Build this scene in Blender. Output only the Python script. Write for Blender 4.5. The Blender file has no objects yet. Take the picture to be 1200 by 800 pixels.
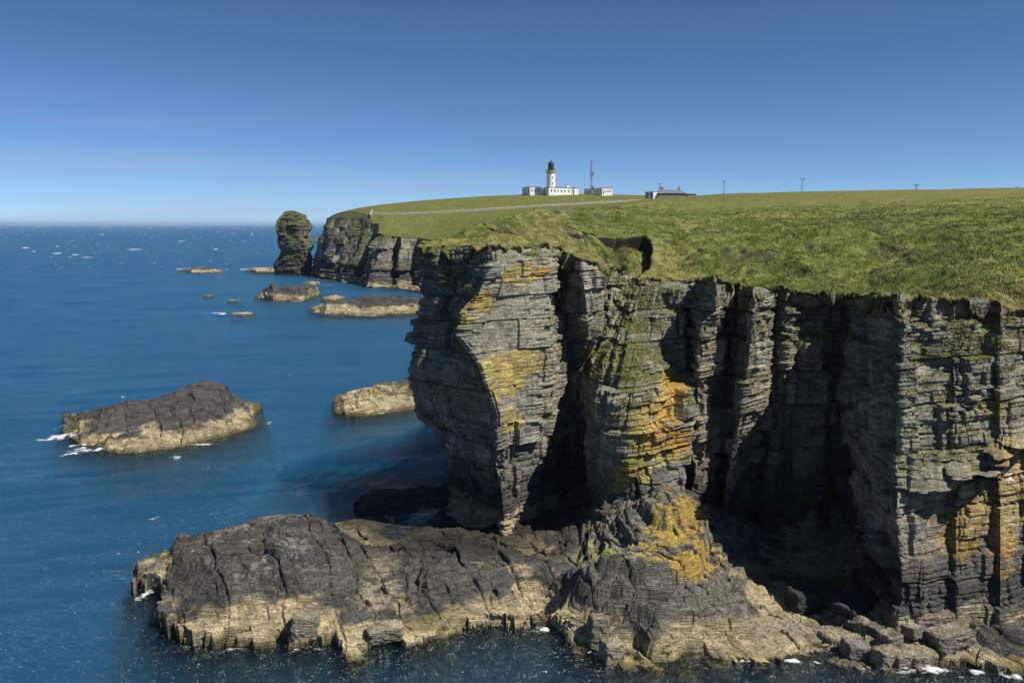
import bpy, math, numpy as np
R = math.radians
rng = np.random.default_rng(7)
scene = bpy.context.scene
COL = scene.collection

# ------------------------------------------------------------------ view set-up
F = 1000.0            # focal length in photo pixels (1200 wide)
PITCH = R(7.8)
EYE = 30.0
CT, ST = math.cos(PITCH), math.sin(PITCH)

def P(px, py, D):
    """point seen at photo coordinate (px,py) at depth D"""
    px = np.asarray(px, float); py = np.asarray(py, float); D = np.asarray(D, float)
    u = (400 - py) / F * D
    return np.stack(np.broadcast_arrays((px - 600) / F * D, D * CT + u * ST, EYE - D * ST + u * CT), -1)

def G(px, py, z):
    """point seen at (px,py) on the level z"""
    u = (400 - np.asarray(py, float)) / F
    D = (z - EYE) / (-ST + u * CT)
    return P(px, py, D)

def proj(X, Y, Z):
    D = Y * CT - (Z - EYE) * ST
    u = Y * ST + (Z - EYE) * CT
    return 600 + F * X / D, 400 - F * u / D, D

# ------------------------------------------------------------------ noise
def _h(*a):
    h = np.zeros(np.broadcast(*a).shape, np.uint32) + np.uint32(2166136261)
    for i, v in enumerate(a):
        v = np.asarray(v).astype(np.int64).astype(np.uint32)
        h = (h ^ (v * np.uint32(374761393 + 668265263 * i & 0xffffffff))) * np.uint32(2246822519)
        h ^= h >> np.uint32(13)
    h *= np.uint32(3266489917); h ^= h >> np.uint32(16)
    h *= np.uint32(668265263); h ^= h >> np.uint32(15)
    return h

def rnd(*a):
    return _h(*a).astype(np.float64) / 4294967295.0

def noise2(x, y, seed=0):
    xi, yi = np.floor(x), np.floor(y)
    fx, fy = x - xi, y - yi
    fx = fx * fx * fx * (fx * (fx * 6 - 15) + 10); fy = fy * fy * fy * (fy * (fy * 6 - 15) + 10)
    r = lambda i, j: rnd(xi + i, yi + j, seed)
    a = r(0, 0) * (1 - fx) + r(1, 0) * fx
    b = r(0, 1) * (1 - fx) + r(1, 1) * fx
    return (a * (1 - fy) + b * fy) * 2 - 1

def fbm2(x, y, seed=0, o=4, g=.5):
    t = 0; a = 1; n = 0
    for k in range(o):
        t = t + a * noise2(x * 2 ** k + 17.3 * k, y * 2 ** k - 9.1 * k, seed + k); n += a; a *= g
    return t / n * 1.5

def noise3(x, y, z, seed=0):
    xi, yi, zi = np.floor(x), np.floor(y), np.floor(z)
    f = [v - i for v, i in ((x, xi), (y, yi), (z, zi))]
    fx, fy, fz = [q * q * (3 - 2 * q) for q in f]
    def lay(k):
        r = lambda i, j: rnd(xi + i, yi + j, zi + k, seed)
        a = r(0, 0) * (1 - fx) + r(1, 0) * fx
        b = r(0, 1) * (1 - fx) + r(1, 1) * fx
        return a * (1 - fy) + b * fy
    return (lay(0) * (1 - fz) + lay(1) * fz) * 2 - 1

def fbm3(x, y, z, seed=0, o=3):
    t = 0; a = 1; n = 0
    for k in range(o):
        t = t + a * noise3(x * 2 ** k + 7.7 * k, y * 2 ** k, z * 2 ** k - 3.3 * k, seed + k); n += a; a *= .5
    return t / n * 1.4

def sst(a, b, x):
    t = np.clip((x - a) / (b - a), 0, 1); return t * t * (3 - 2 * t)

def lerp(a, b, t):
    return a + (b - a) * t

def mixc(c, col, m):
    return c * (1 - m[..., None]) + np.asarray(col) * m[..., None]

def tps(pts, smooth=0.0):
    """thin-plate height through points (x,y,z); returns f(X,Y)"""
    pts = np.asarray(pts, float); xy = pts[:, :2]; sc = 60.0
    n = len(pts)
    def K(d2):
        return np.where(d2 > 1e-12, .5 * d2 * np.log(np.maximum(d2, 1e-12)), 0)
    q = xy / sc
    d2 = ((q[:, None] - q[None]) ** 2).sum(-1)
    A = np.zeros((n + 3, n + 3)); A[:n, :n] = K(d2) + smooth * np.eye(n)
    A[:n, n] = 1; A[:n, n + 1:] = q; A[n, :n] = 1; A[n + 1:, :n] = q.T
    w = np.linalg.solve(A, np.r_[pts[:, 2], 0, 0, 0])
    def f(X, Y):
        sh = np.shape(X); x = np.ravel(X) / sc; y = np.ravel(Y) / sc
        out = w[n] + w[n + 1] * x + w[n + 2] * y
        for i in range(n):
            out += w[i] * K((x - q[i, 0]) ** 2 + (y - q[i, 1]) ** 2)
        return out.reshape(sh)
    return f

def inside(X, Y, poly):
    X = np.asarray(X); Y = np.asarray(Y); r = np.zeros(X.shape, bool)
    p = np.asarray(poly); n = len(p)
    for i in range(n):
        x1, y1 = p[i, :2]; x2, y2 = p[(i + 1) % n, :2]
        if y1 == y2: continue
        c = ((y1 > Y) != (y2 > Y)) & (X < (x2 - x1) * (Y - y1) / (y2 - y1) + x1)
        r ^= c
    return r

def polydist(X, Y, poly, closed=True):
    X = np.asarray(X, float); d = np.full(X.shape, 1e18); p = np.asarray(poly)
    n = len(p)
    for i in range(n if closed else n - 1):
        x1, y1 = p[i, :2]; x2, y2 = p[(i + 1) % n, :2]
        L = (x2 - x1) ** 2 + (y2 - y1) ** 2 + 1e-12
        t = np.clip(((X - x1) * (x2 - x1) + (Y - y1) * (y2 - y1)) / L, 0, 1)
        d = np.minimum(d, (X - x1 - t * (x2 - x1)) ** 2 + (Y - y1 - t * (y2 - y1)) ** 2)
    return np.sqrt(d)

# ------------------------------------------------------------------ meshes
def attr(me, name, a):
    a = np.asarray(a, np.float32)
    if a.ndim == 1:
        at = me.attributes.new(name, 'FLOAT', 'POINT'); at.data.foreach_set('value', a)
    else:
        at = me.attributes.new(name, 'FLOAT_COLOR', 'POINT')
        at.data.foreach_set('color', np.c_[a, np.ones(len(a), np.float32)].astype(np.float32).ravel())

def mesh_np(name, V, Fc, mat, parent=None, smooth=False, **attrs):
    me = bpy.data.meshes.new(name)
    V = np.asarray(V, np.float32); Fc = np.asarray(Fc, np.int32)
    k = Fc.shape[1]
    me.vertices.add(len(V)); me.vertices.foreach_set('co', V.ravel())
    me.loops.add(Fc.size); me.loops.foreach_set('vertex_index', Fc.ravel())
    me.polygons.add(len(Fc)); me.polygons.foreach_set('loop_start', np.arange(len(Fc), dtype=np.int32) * k)
    me.polygons.foreach_set('use_smooth', np.full(len(Fc), smooth))
    me.update(calc_edges=True)
    for n, a in attrs.items(): attr(me, n, a)
    me.materials.append(mat)
    o = bpy.data.objects.new(name, me); COL.objects.link(o)
    if parent: o.parent = parent
    return o

def grid_mesh(name, Pn, mat, mask=None, parent=None, smooth=False, flip=False, **attrs):
    nr, nc = Pn.shape[:2]
    idx = np.arange(nr * nc).reshape(nr, nc)
    q = np.stack([idx[:-1, :-1], idx[:-1, 1:], idx[1:, 1:], idx[1:, :-1]], -1)
    if flip: q = q[..., ::-1]
    if mask is not None:
        m = mask[:-1, :-1] & mask[:-1, 1:] & mask[1:, 1:] & mask[1:, :-1]
        q = q[m]
    q = q.reshape(-1, 4)
    used = np.zeros(nr * nc, bool); used[q.ravel()] = True
    re = np.cumsum(used) - 1
    A = {k: v.reshape((nr * nc,) + v.shape[2:])[used] for k, v in attrs.items()}
    return mesh_np(name, Pn.reshape(-1, 3)[used], re[q], mat, parent, smooth, **A)

class MB:
    """collects shapes of one mesh"""
    def __init__(s): s.v = []; s.f = []
    def add(s, vs, fs):
        b = len(s.v); s.v += [tuple(map(float, v)) for v in vs]; s.f += [tuple(i + b for i in f) for f in fs]
    def box(s, x0, x1, y0, y1, z0, z1):
        s.add([(x0, y0, z0), (x1, y0, z0), (x1, y1, z0), (x0, y1, z0), (x0, y0, z1), (x1, y0, z1), (x1, y1, z1), (x0, y1, z1)],
              [(0, 3, 2, 1), (4, 5, 6, 7), (0, 1, 5, 4), (1, 2, 6, 5), (2, 3, 7, 6), (3, 0, 4, 7)])
    def lathe(s, prof, n=24, c=(0, 0)):
        vs = [(c[0] + r * math.cos(2 * math.pi * i / n), c[1] + r * math.sin(2 * math.pi * i / n), z) for r, z in prof for i in range(n)]
        fs = [(k * n + i, k * n + (i + 1) % n, (k + 1) * n + (i + 1) % n, (k + 1) * n + i) for k in range(len(prof) - 1) for i in range(n)]
        fs += [tuple(range(n - 1, -1, -1)), tuple((len(prof) - 1) * n + i for i in range(n))]
        s.add(vs, fs)
    def bar(s, a, b, r, n=6, r2=None):
        a = np.array(a, float); b = np.array(b, float); d = b - a; d /= np.linalg.norm(d)
        t = np.cross(d, (0, 0, 1) if abs(d[2]) < .9 else (1, 0, 0)); t /= np.linalg.norm(t); w = np.cross(d, t)
        r2 = r if r2 is None else r2
        vs = [p + q * (math.cos(2 * math.pi * i / n) * t + math.sin(2 * math.pi * i / n) * w) for p, q in ((a, r), (b, r2)) for i in range(n)]
        s.add(vs, [(i, (i + 1) % n, n + (i + 1) % n, n + i) for i in range(n)] + [tuple(range(n - 1, -1, -1)), tuple(range(n, 2 * n))])
    def build(s, name, mat, parent=None, smooth=False):
        me = bpy.data.meshes.new(name); me.from_pydata(s.v, [], s.f); me.update()
        if smooth: me.polygons.foreach_set('use_smooth', [True] * len(me.polygons))
        me.materials.append(mat)
        o = bpy.data.objects.new(name, me); COL.objects.link(o)
        if parent: o.parent = parent
        return o

def tag(o, label=None, cat=None, group=None, kind=None):
    if label: o['label'] = label
    if cat: o['category'] = cat
    if group: o['group'] = group
    if kind: o['kind'] = kind
    return o

def empty(name, loc, rz=0):
    o = bpy.data.objects.new(name, None); COL.objects.link(o)
    o.location = loc; o.rotation_euler = (0, 0, rz); o.empty_display_size = .3
    return o

# ------------------------------------------------------------------ materials
def new_mat(name):
    m = bpy.data.materials.new(name); m.use_nodes = True
    nt = m.node_tree; b = nt.nodes['Principled BSDF']
    return m, nt, b

def N(nt, t, **kw):
    n = nt.nodes.new(t)
    for k, v in kw.items():
        if k.startswith('i_'):
            key = k[2:]; n.inputs[int(key) if key.isdigit() else key.replace('_', ' ')].default_value = v
        else: setattr(n, k, v)
    return n

def plain(name, col, rough=.7, metal=0, var=.12, scale=3.0):
    m, nt, b = new_mat(name)
    tc = N(nt, 'ShaderNodeTexCoord'); nz = N(nt, 'ShaderNodeTexNoise', i_Scale=scale, i_Detail=4.0)
    nt.links.new(tc.outputs['Object'], nz.inputs['Vector'])
    mp = N(nt, 'ShaderNodeMapRange', i_3=1 - var, i_4=1 + var)
    nt.links.new(nz.outputs['Fac'], mp.inputs[0])
    mx = N(nt, 'ShaderNodeVectorMath', operation='SCALE'); mx.inputs[0].default_value = col[:3]
    nt.links.new(mp.outputs[0], mx.inputs['Scale']); nt.links.new(mx.outputs[0], b.inputs['Base Color'])
    b.inputs['Roughness'].default_value = rough; b.inputs['Metallic'].default_value = metal
    return m

def rock_mat(name, s=1.0, bump=.25):
    """albedo attribute x fine mineral grain, laminae and crack relief"""
    m, nt, b = new_mat(name); L = nt.links.new
    at = N(nt, 'ShaderNodeAttribute', attribute_name='alb')
    geo = N(nt, 'ShaderNodeNewGeometry')
    n1 = N(nt, 'ShaderNodeTexNoise', i_Scale=5.0 / s, i_Detail=6.0, i_Roughness=.7); L(geo.outputs['Position'], n1.inputs['Vector'])
    mp = N(nt, 'ShaderNodeMapping'); mp.inputs['Scale'].default_value = (.9 / s, .9 / s, 9 / s); L(geo.outputs['Position'], mp.inputs['Vector'])
    n2 = N(nt, 'ShaderNodeTexNoise', i_Scale=1.0, i_Detail=4.0, i_Roughness=.65); L(mp.outputs[0], n2.inputs['Vector'])
    r1 = N(nt, 'ShaderNodeMapRange', i_1=.3, i_2=.7, i_3=.4, i_4=1.55); L(n1.outputs['Fac'], r1.inputs[0])
    r2 = N(nt, 'ShaderNodeMapRange', i_1=.3, i_2=.7, i_3=.5, i_4=1.45); L(n2.outputs['Fac'], r2.inputs[0])
    mu = N(nt, 'ShaderNodeMath', operation='MULTIPLY'); L(r1.outputs[0], mu.inputs[0]); L(r2.outputs[0], mu.inputs[1])
    sc = N(nt, 'ShaderNodeVectorMath', operation='SCALE'); L(at.outputs['Color'], sc.inputs[0]); L(mu.outputs[0], sc.inputs['Scale'])
    L(sc.outputs[0], b.inputs['Base Color'])
    b.inputs['Roughness'].default_value = .85; b.inputs['Specular IOR Level'].default_value = .25
    ad = N(nt, 'ShaderNodeMath', operation='ADD'); L(n1.outputs['Fac'], ad.inputs[0]); L(n2.outputs['Fac'], ad.inputs[1])
    bp = N(nt, 'ShaderNodeBump', i_Strength=.9, i_Distance=bump * s); L(ad.outputs[0], bp.inputs['Height']); L(bp.outputs[0], b.inputs['Normal'])
    return m

def grass_mat(name):
    m, nt, b = new_mat(name); L = nt.links.new
    at = N(nt, 'ShaderNodeAttribute', attribute_name='alb')
    geo = N(nt, 'ShaderNodeNewGeometry')
    n1 = N(nt, 'ShaderNodeTexNoise', i_Scale=2.2, i_Detail=8.0, i_Roughness=.75); L(geo.outputs['Position'], n1.inputs['Vector'])
    r1 = N(nt, 'ShaderNodeMapRange', i_1=.3, i_2=.7, i_3=.5, i_4=1.5); L(n1.outputs['Fac'], r1.inputs[0])
    sc = N(nt, 'ShaderNodeVectorMath', operation='SCALE'); L(at.outputs['Color'], sc.inputs[0]); L(r1.outputs[0], sc.inputs['Scale'])
    L(sc.outputs[0], b.inputs['Base Color']); b.inputs['Roughness'].default_value = .9; b.inputs['Specular IOR Level'].default_value = .15
    bp = N(nt, 'ShaderNodeBump', i_Strength=.8, i_Distance=.35); L(n1.outputs['Fac'], bp.inputs['Height']); L(bp.outputs[0], b.inputs['Normal'])
    return m

M_ROCK = rock_mat('layered_rock'); M_ROCKFAR = rock_mat('layered_rock_far', 3.0, .25)
M_GRASS = grass_mat('headland_turf')
mb, ntb, bb = new_mat('grass_blade')
_a = N(ntb, 'ShaderNodeAttribute', attribute_name='alb'); ntb.links.new(_a.outputs['Color'], bb.inputs['Base Color'])
bb.inputs['Roughness'].default_value = .7; bb.inputs['Specular IOR Level'].default_value = .2
M_BLADE = mb

# ------------------------------------------------------------------ rock structure
def make_beds(seed, lo, hi, z0=-40, z1=70):
    g = np.random.default_rng(seed); t = np.cumsum(g.uniform(lo, hi, int((z1 - z0) / lo) + 2)) + z0
    return t[t < z1]

def bed_of(b, q):
    i = np.searchsorted(b, q); i = np.clip(i, 1, len(b) - 1)
    return i, q - b[i - 1], b[i] - q, b[i] - b[i - 1]

def joints(s, w, bid, seed, jit=.8):
    f = s / w + rnd(bid, seed + 5) * 7.0
    i = np.floor(f); bi = i + jit * rnd(i, bid, seed)
    k = np.where(f < bi, i - 1, i)
    l = k + jit * rnd(k, bid, seed); r = k + 1 + jit * rnd(k + 1, bid, seed)
    return k, (f - l) * w, (r - f) * w, (f - l) / (r - l)

BEDS = {k: make_beds(*v) for k, v in dict(L=(1, 1.2, 3.4), M=(2, .3, .95), S=(3, .1, .26), B=(4, .7, 1.9)).items()}

def face_detail(s, q, seed=0, k=1.0, jw=1.0):
    """outward relief of a bedded, jointed rock face: s along the face, q across the beds (metres/k)"""
    s = s / k; q = q / k
    qw = q + .25 * noise2(s * .12, q * .1, seed + 41) + .05 * noise2(s * .9, q * .5, seed + 42)
    iL, lL, hL, tL = bed_of(BEDS['L'], qw)
    kL, aL, cL, fL = joints(s, 3.4, iL, seed + 11)
    d = jw * (rnd(iL, kL, seed + 12) - .5) * 1.4 + (rnd(iL, seed + 13) - .5) * .45 + (fL - .5) * (rnd(iL, kL, seed + 14) - .5) * .9
    iM, lM, hM, tM = bed_of(BEDS['M'], qw)
    kM, aM, cM, fM = joints(s, 1.25, iM, seed + 21)
    amp = .35 + .65 * sst(-.2, .5, noise2(s * .15, q * .15, seed + 31))
    d = d + amp * ((rnd(iM, kM, seed + 22) - .5) * .75 + (rnd(iM, seed + 23) - .5) * .24 + (fM - .5) * (rnd(iM, kM, seed + 24) - .5) * .25)
    iS, lS, hS, tS = bed_of(BEDS['S'], qw)
    kS, aS, cS, fS = joints(s, 1.8, iS, seed + 51)
    d = d + (rnd(iS, seed + 52) - .5) * .16 + (rnd(iS, kS, seed + 53) - .5) * .14
    eL = np.minimum(np.minimum(aL, cL), np.minimum(lL, hL) * 1.3)
    eM = np.minimum(np.minimum(aM, cM), np.minimum(lM, hM))
    d = d - .5 * rnd(iL, kL, seed + 15) * np.exp(-(np.minimum(aL, cL) / .1) ** 2) - .3 * np.exp(-(np.minimum(lL, hL) / .08) ** 2)
    d = d - amp * .2 * np.exp(-(eM / .07) ** 2)
    tint = .5 * rnd(iM, kM, seed + 61) + .3 * rnd(iL, kL, seed + 62) + .2 * rnd(iS, seed + 63)
    hue = .6 * rnd(iL, kL, seed + 64) + .4 * rnd(iM, kM, seed + 65)
    return d * k, tint, hue

def rock_colour(X, Y, Z, tint, hue, seed=0, k=1.0, tide=2.2, black=6.5):
    n1 = fbm3(X / (6 * k), Y / (6 * k), Z / (3 * k), seed + 3, 3)
    n2 = fbm3(X / (1.2 * k), Y / (1.2 * k), Z / (.5 * k), seed + 9, 3)
    c = np.empty(X.shape + (3,)); c[:] = (.255, .235, .198)
    c = mixc(c, (.32, .265, .19), sst(.45, .85, hue + .2 * n1))
    c = mixc(c, (.13, .135, .115), sst(.5, .1, hue + .2 * n2) * .8)
    c = c * (.45 + 1.0 * tint)[..., None] * (1 + .25 * n2)[..., None]
    zz = Z + 1.0 * k * n1 + .5 * n2 * k
    c = mixc(c, (.046, .045, .046), sst(black + 3, black - 2.5, zz) * .85)
    # barnacle / tide band
    m = sst(tide + .35, tide - .35, Z + 1.15 * n1 * min(k, 1.5) + .75 * n2)
    t = np.empty(X.shape + (3,)); t[:] = (.40, .33, .20)
    t = mixc(t, (.30, .25, .11), sst(.0, .6, n1)); t = t * (.62 + .6 * tint + .25 * n2)[..., None]
    c = c * (1 - m[..., None]) + t * m[..., None]
    w = sst(.55, .1, Z + .25 * n2)
    c = mixc(c, (.085, .07, .025), w * .85)
    c = mixc(c, (.022, .026, .013), sst(-.1, -1.1, Z + .4 * n2) * .95)
    return c

def cell_detail(X, Y, h, seed=0, k=1.0, ang=.5, dip=(.06, -.04), ter=.75, big=.0):
    """terraced, jointed height for rocks seen from above"""
    h = h / k; x = X / k; y = Y / k
    q = h + dip[0] * x + dip[1] * y + .25 * fbm2(x * .12, y * .12, seed + 1)
    ca, sa = math.cos(ang), math.sin(ang)
    u = x * ca + y * sa; v = -x * sa + y * ca
    u = u + .9 * fbm2(u * .22, v * .22, seed + 71, 3); v = v + .9 * fbm2(u * .22, v * .22, seed + 72, 3)
    iM, lo, hi, th = bed_of(BEDS['M'], q + .35 * (rnd(np.floor(u / 1.7), np.floor(v / 1.7), seed) - .5))
    f = lo / th
    f2 = np.where(f < .8, f * .2, .16 + (f - .8) * 4.2)
    out = h + ter * th * (f2 - f)
    qb = q + .3 * (rnd(np.floor(u / 2.3), np.floor(v / 3.1), seed + 90) - .5)
    iB, lo, hi, th = bed_of(BEDS['B'], qb); f = lo / th
    f2 = np.where(f < .85, f * .25, .2125 + (f - .85) * 5.25)
    out = out + big * th * (f2 - f)
    ka, a1, a2, fa = joints(u, 2.9, iM * 0, seed + 3); kb, b1, b2, fb = joints(v, 2.1, ka, seed + 4)
    out = out + .34 * (rnd(ka, kb, seed + 5) - .5) + (fa - .5) * .4 * (rnd(ka, kb, seed + 6) - .5) + (fb - .5) * .4 * (rnd(ka, kb, seed + 7) - .5)
    e = np.minimum(np.minimum(a1, a2), np.minimum(b1, b2))
    on = rnd(ka, kb, seed + 55) ** 2
    out = out - (.12 + .5 * on) * np.exp(-(e / .09) ** 2)
    kc, c1, c2, fc = joints(u, 1.0, iM, seed + 8); kd, d1, d2, fd = joints(v, .75, kc + iM, seed + 9)
    out = out + .26 * (1 - .8 * np.clip(big, 0, 1)) * (rnd(kc, kd, seed + 10) - .5) * (rnd(ka, kb, seed + 56) > .4) - .1 * np.exp(-(np.minimum(np.minimum(c1, c2), np.minimum(d1, d2)) / .06) ** 2) * rnd(kc, kd, seed + 57)
    out = out + .16 * (1 - .5 * np.clip(big, 0, 1)) * fbm2(x * 1.3, y * 1.3, seed + 12, 4)
    tint = .5 * rnd(ka, kb, seed + 13) + .5 * rnd(kc, kd, seed + 14)
    hue = .5 * rnd(ka, kb, seed + 15) + .5 * rnd(iM, seed + 16)
    return out * k, tint, hue

# ------------------------------------------------------------------ cliff sheets
def norm_z(Pn):
    a = np.gradient(Pn, axis=0); b = np.gradient(Pn, axis=1)
    n = np.cross(b, a); n /= np.linalg.norm(n, axis=-1, keepdims=True) + 1e-12
    return n

def smooth1(a, w):
    w = max(1, int(w)); k = np.hanning(w * 2 + 3)[1:-1]; k /= k.sum()
    pad = len(k) // 2
    return np.stack([np.convolve(np.pad(a[:, i], pad, mode='edge'), k, 'valid') for i in range(a.shape[1])], 1)

def cliff_sheet(cols, step, zb=-8.0, dz=.09):
    """cols: list of columns, each a list of (py, px, D) from top to foot. Returns base grid, normals, s, z"""
    zt = []; fx = []
    for c in cols:
        c = np.array(c, float); p = P(c[:, 1], c[:, 0], c[:, 2])
        o = np.argsort(p[:, 2], kind='stable'); p = p[o]
        for i in range(1, len(p)): p[i, 2] = max(p[i, 2], p[i - 1, 2] + 1e-3)
        zt.append(p[-1, 2]); fx.append(p)
    zt = np.array(zt)
    T = np.linspace(0, 1, 60)
    prof = np.array([[(np.interp(zb + t * (z - zb), p[:, 2], p[:, 0]), np.interp(zb + t * (z - zb), p[:, 2], p[:, 1])) for t in T] for p, z in zip(fx, zt)])  # col,t,2
    seg = np.linalg.norm(np.diff(prof[:, ::6], axis=0), axis=-1).max(1)
    S = np.r_[0, np.cumsum(np.maximum(seg, step))]
    n = int(S[-1] / step); s = np.linspace(0, S[-1], n)
    nr = int((zt.max() - zb) / dz); t = np.linspace(0, 1, nr)
    ztop = np.interp(s, S, zt)
    XX = np.empty((nr, n)); YY = np.empty((nr, n)); ci = np.empty((nr, len(cols), 2))
    for j, p in enumerate(fx):
        z = zb + t * (zt[j] - zb)
        ci[:, j, 0] = np.interp(z, p[:, 2], p[:, 0]); ci[:, j, 1] = np.interp(z, p[:, 2], p[:, 1])
    for r in range(nr):
        XX[r] = np.interp(s, S, ci[r, :, 0]); YY[r] = np.interp(s, S, ci[r, :, 1])
    ZZ = zb + t[:, None] * (ztop - zb)[None]
    B = np.stack([XX, YY, ZZ], -1)
    tx = np.gradient(XX, axis=1); ty = np.gradient(YY, axis=1)
    # smooth tangents along s
    w = max(1, int(.5 / step)); k = np.ones(2 * w + 1) / (2 * w + 1)
    for r in range(nr):
        tx[r] = np.convolve(np.pad(tx[r], w, mode='edge'), k, 'valid'); ty[r] = np.convolve(np.pad(ty[r], w, mode='edge'), k, 'valid')
    L = np.hypot(tx, ty) + 1e-9
    Nn = np.stack([ty / L, -tx / L, 0 * L], -1)     # outward (towards -y when running +x)
    return B, Nn, s, ztop

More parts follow.
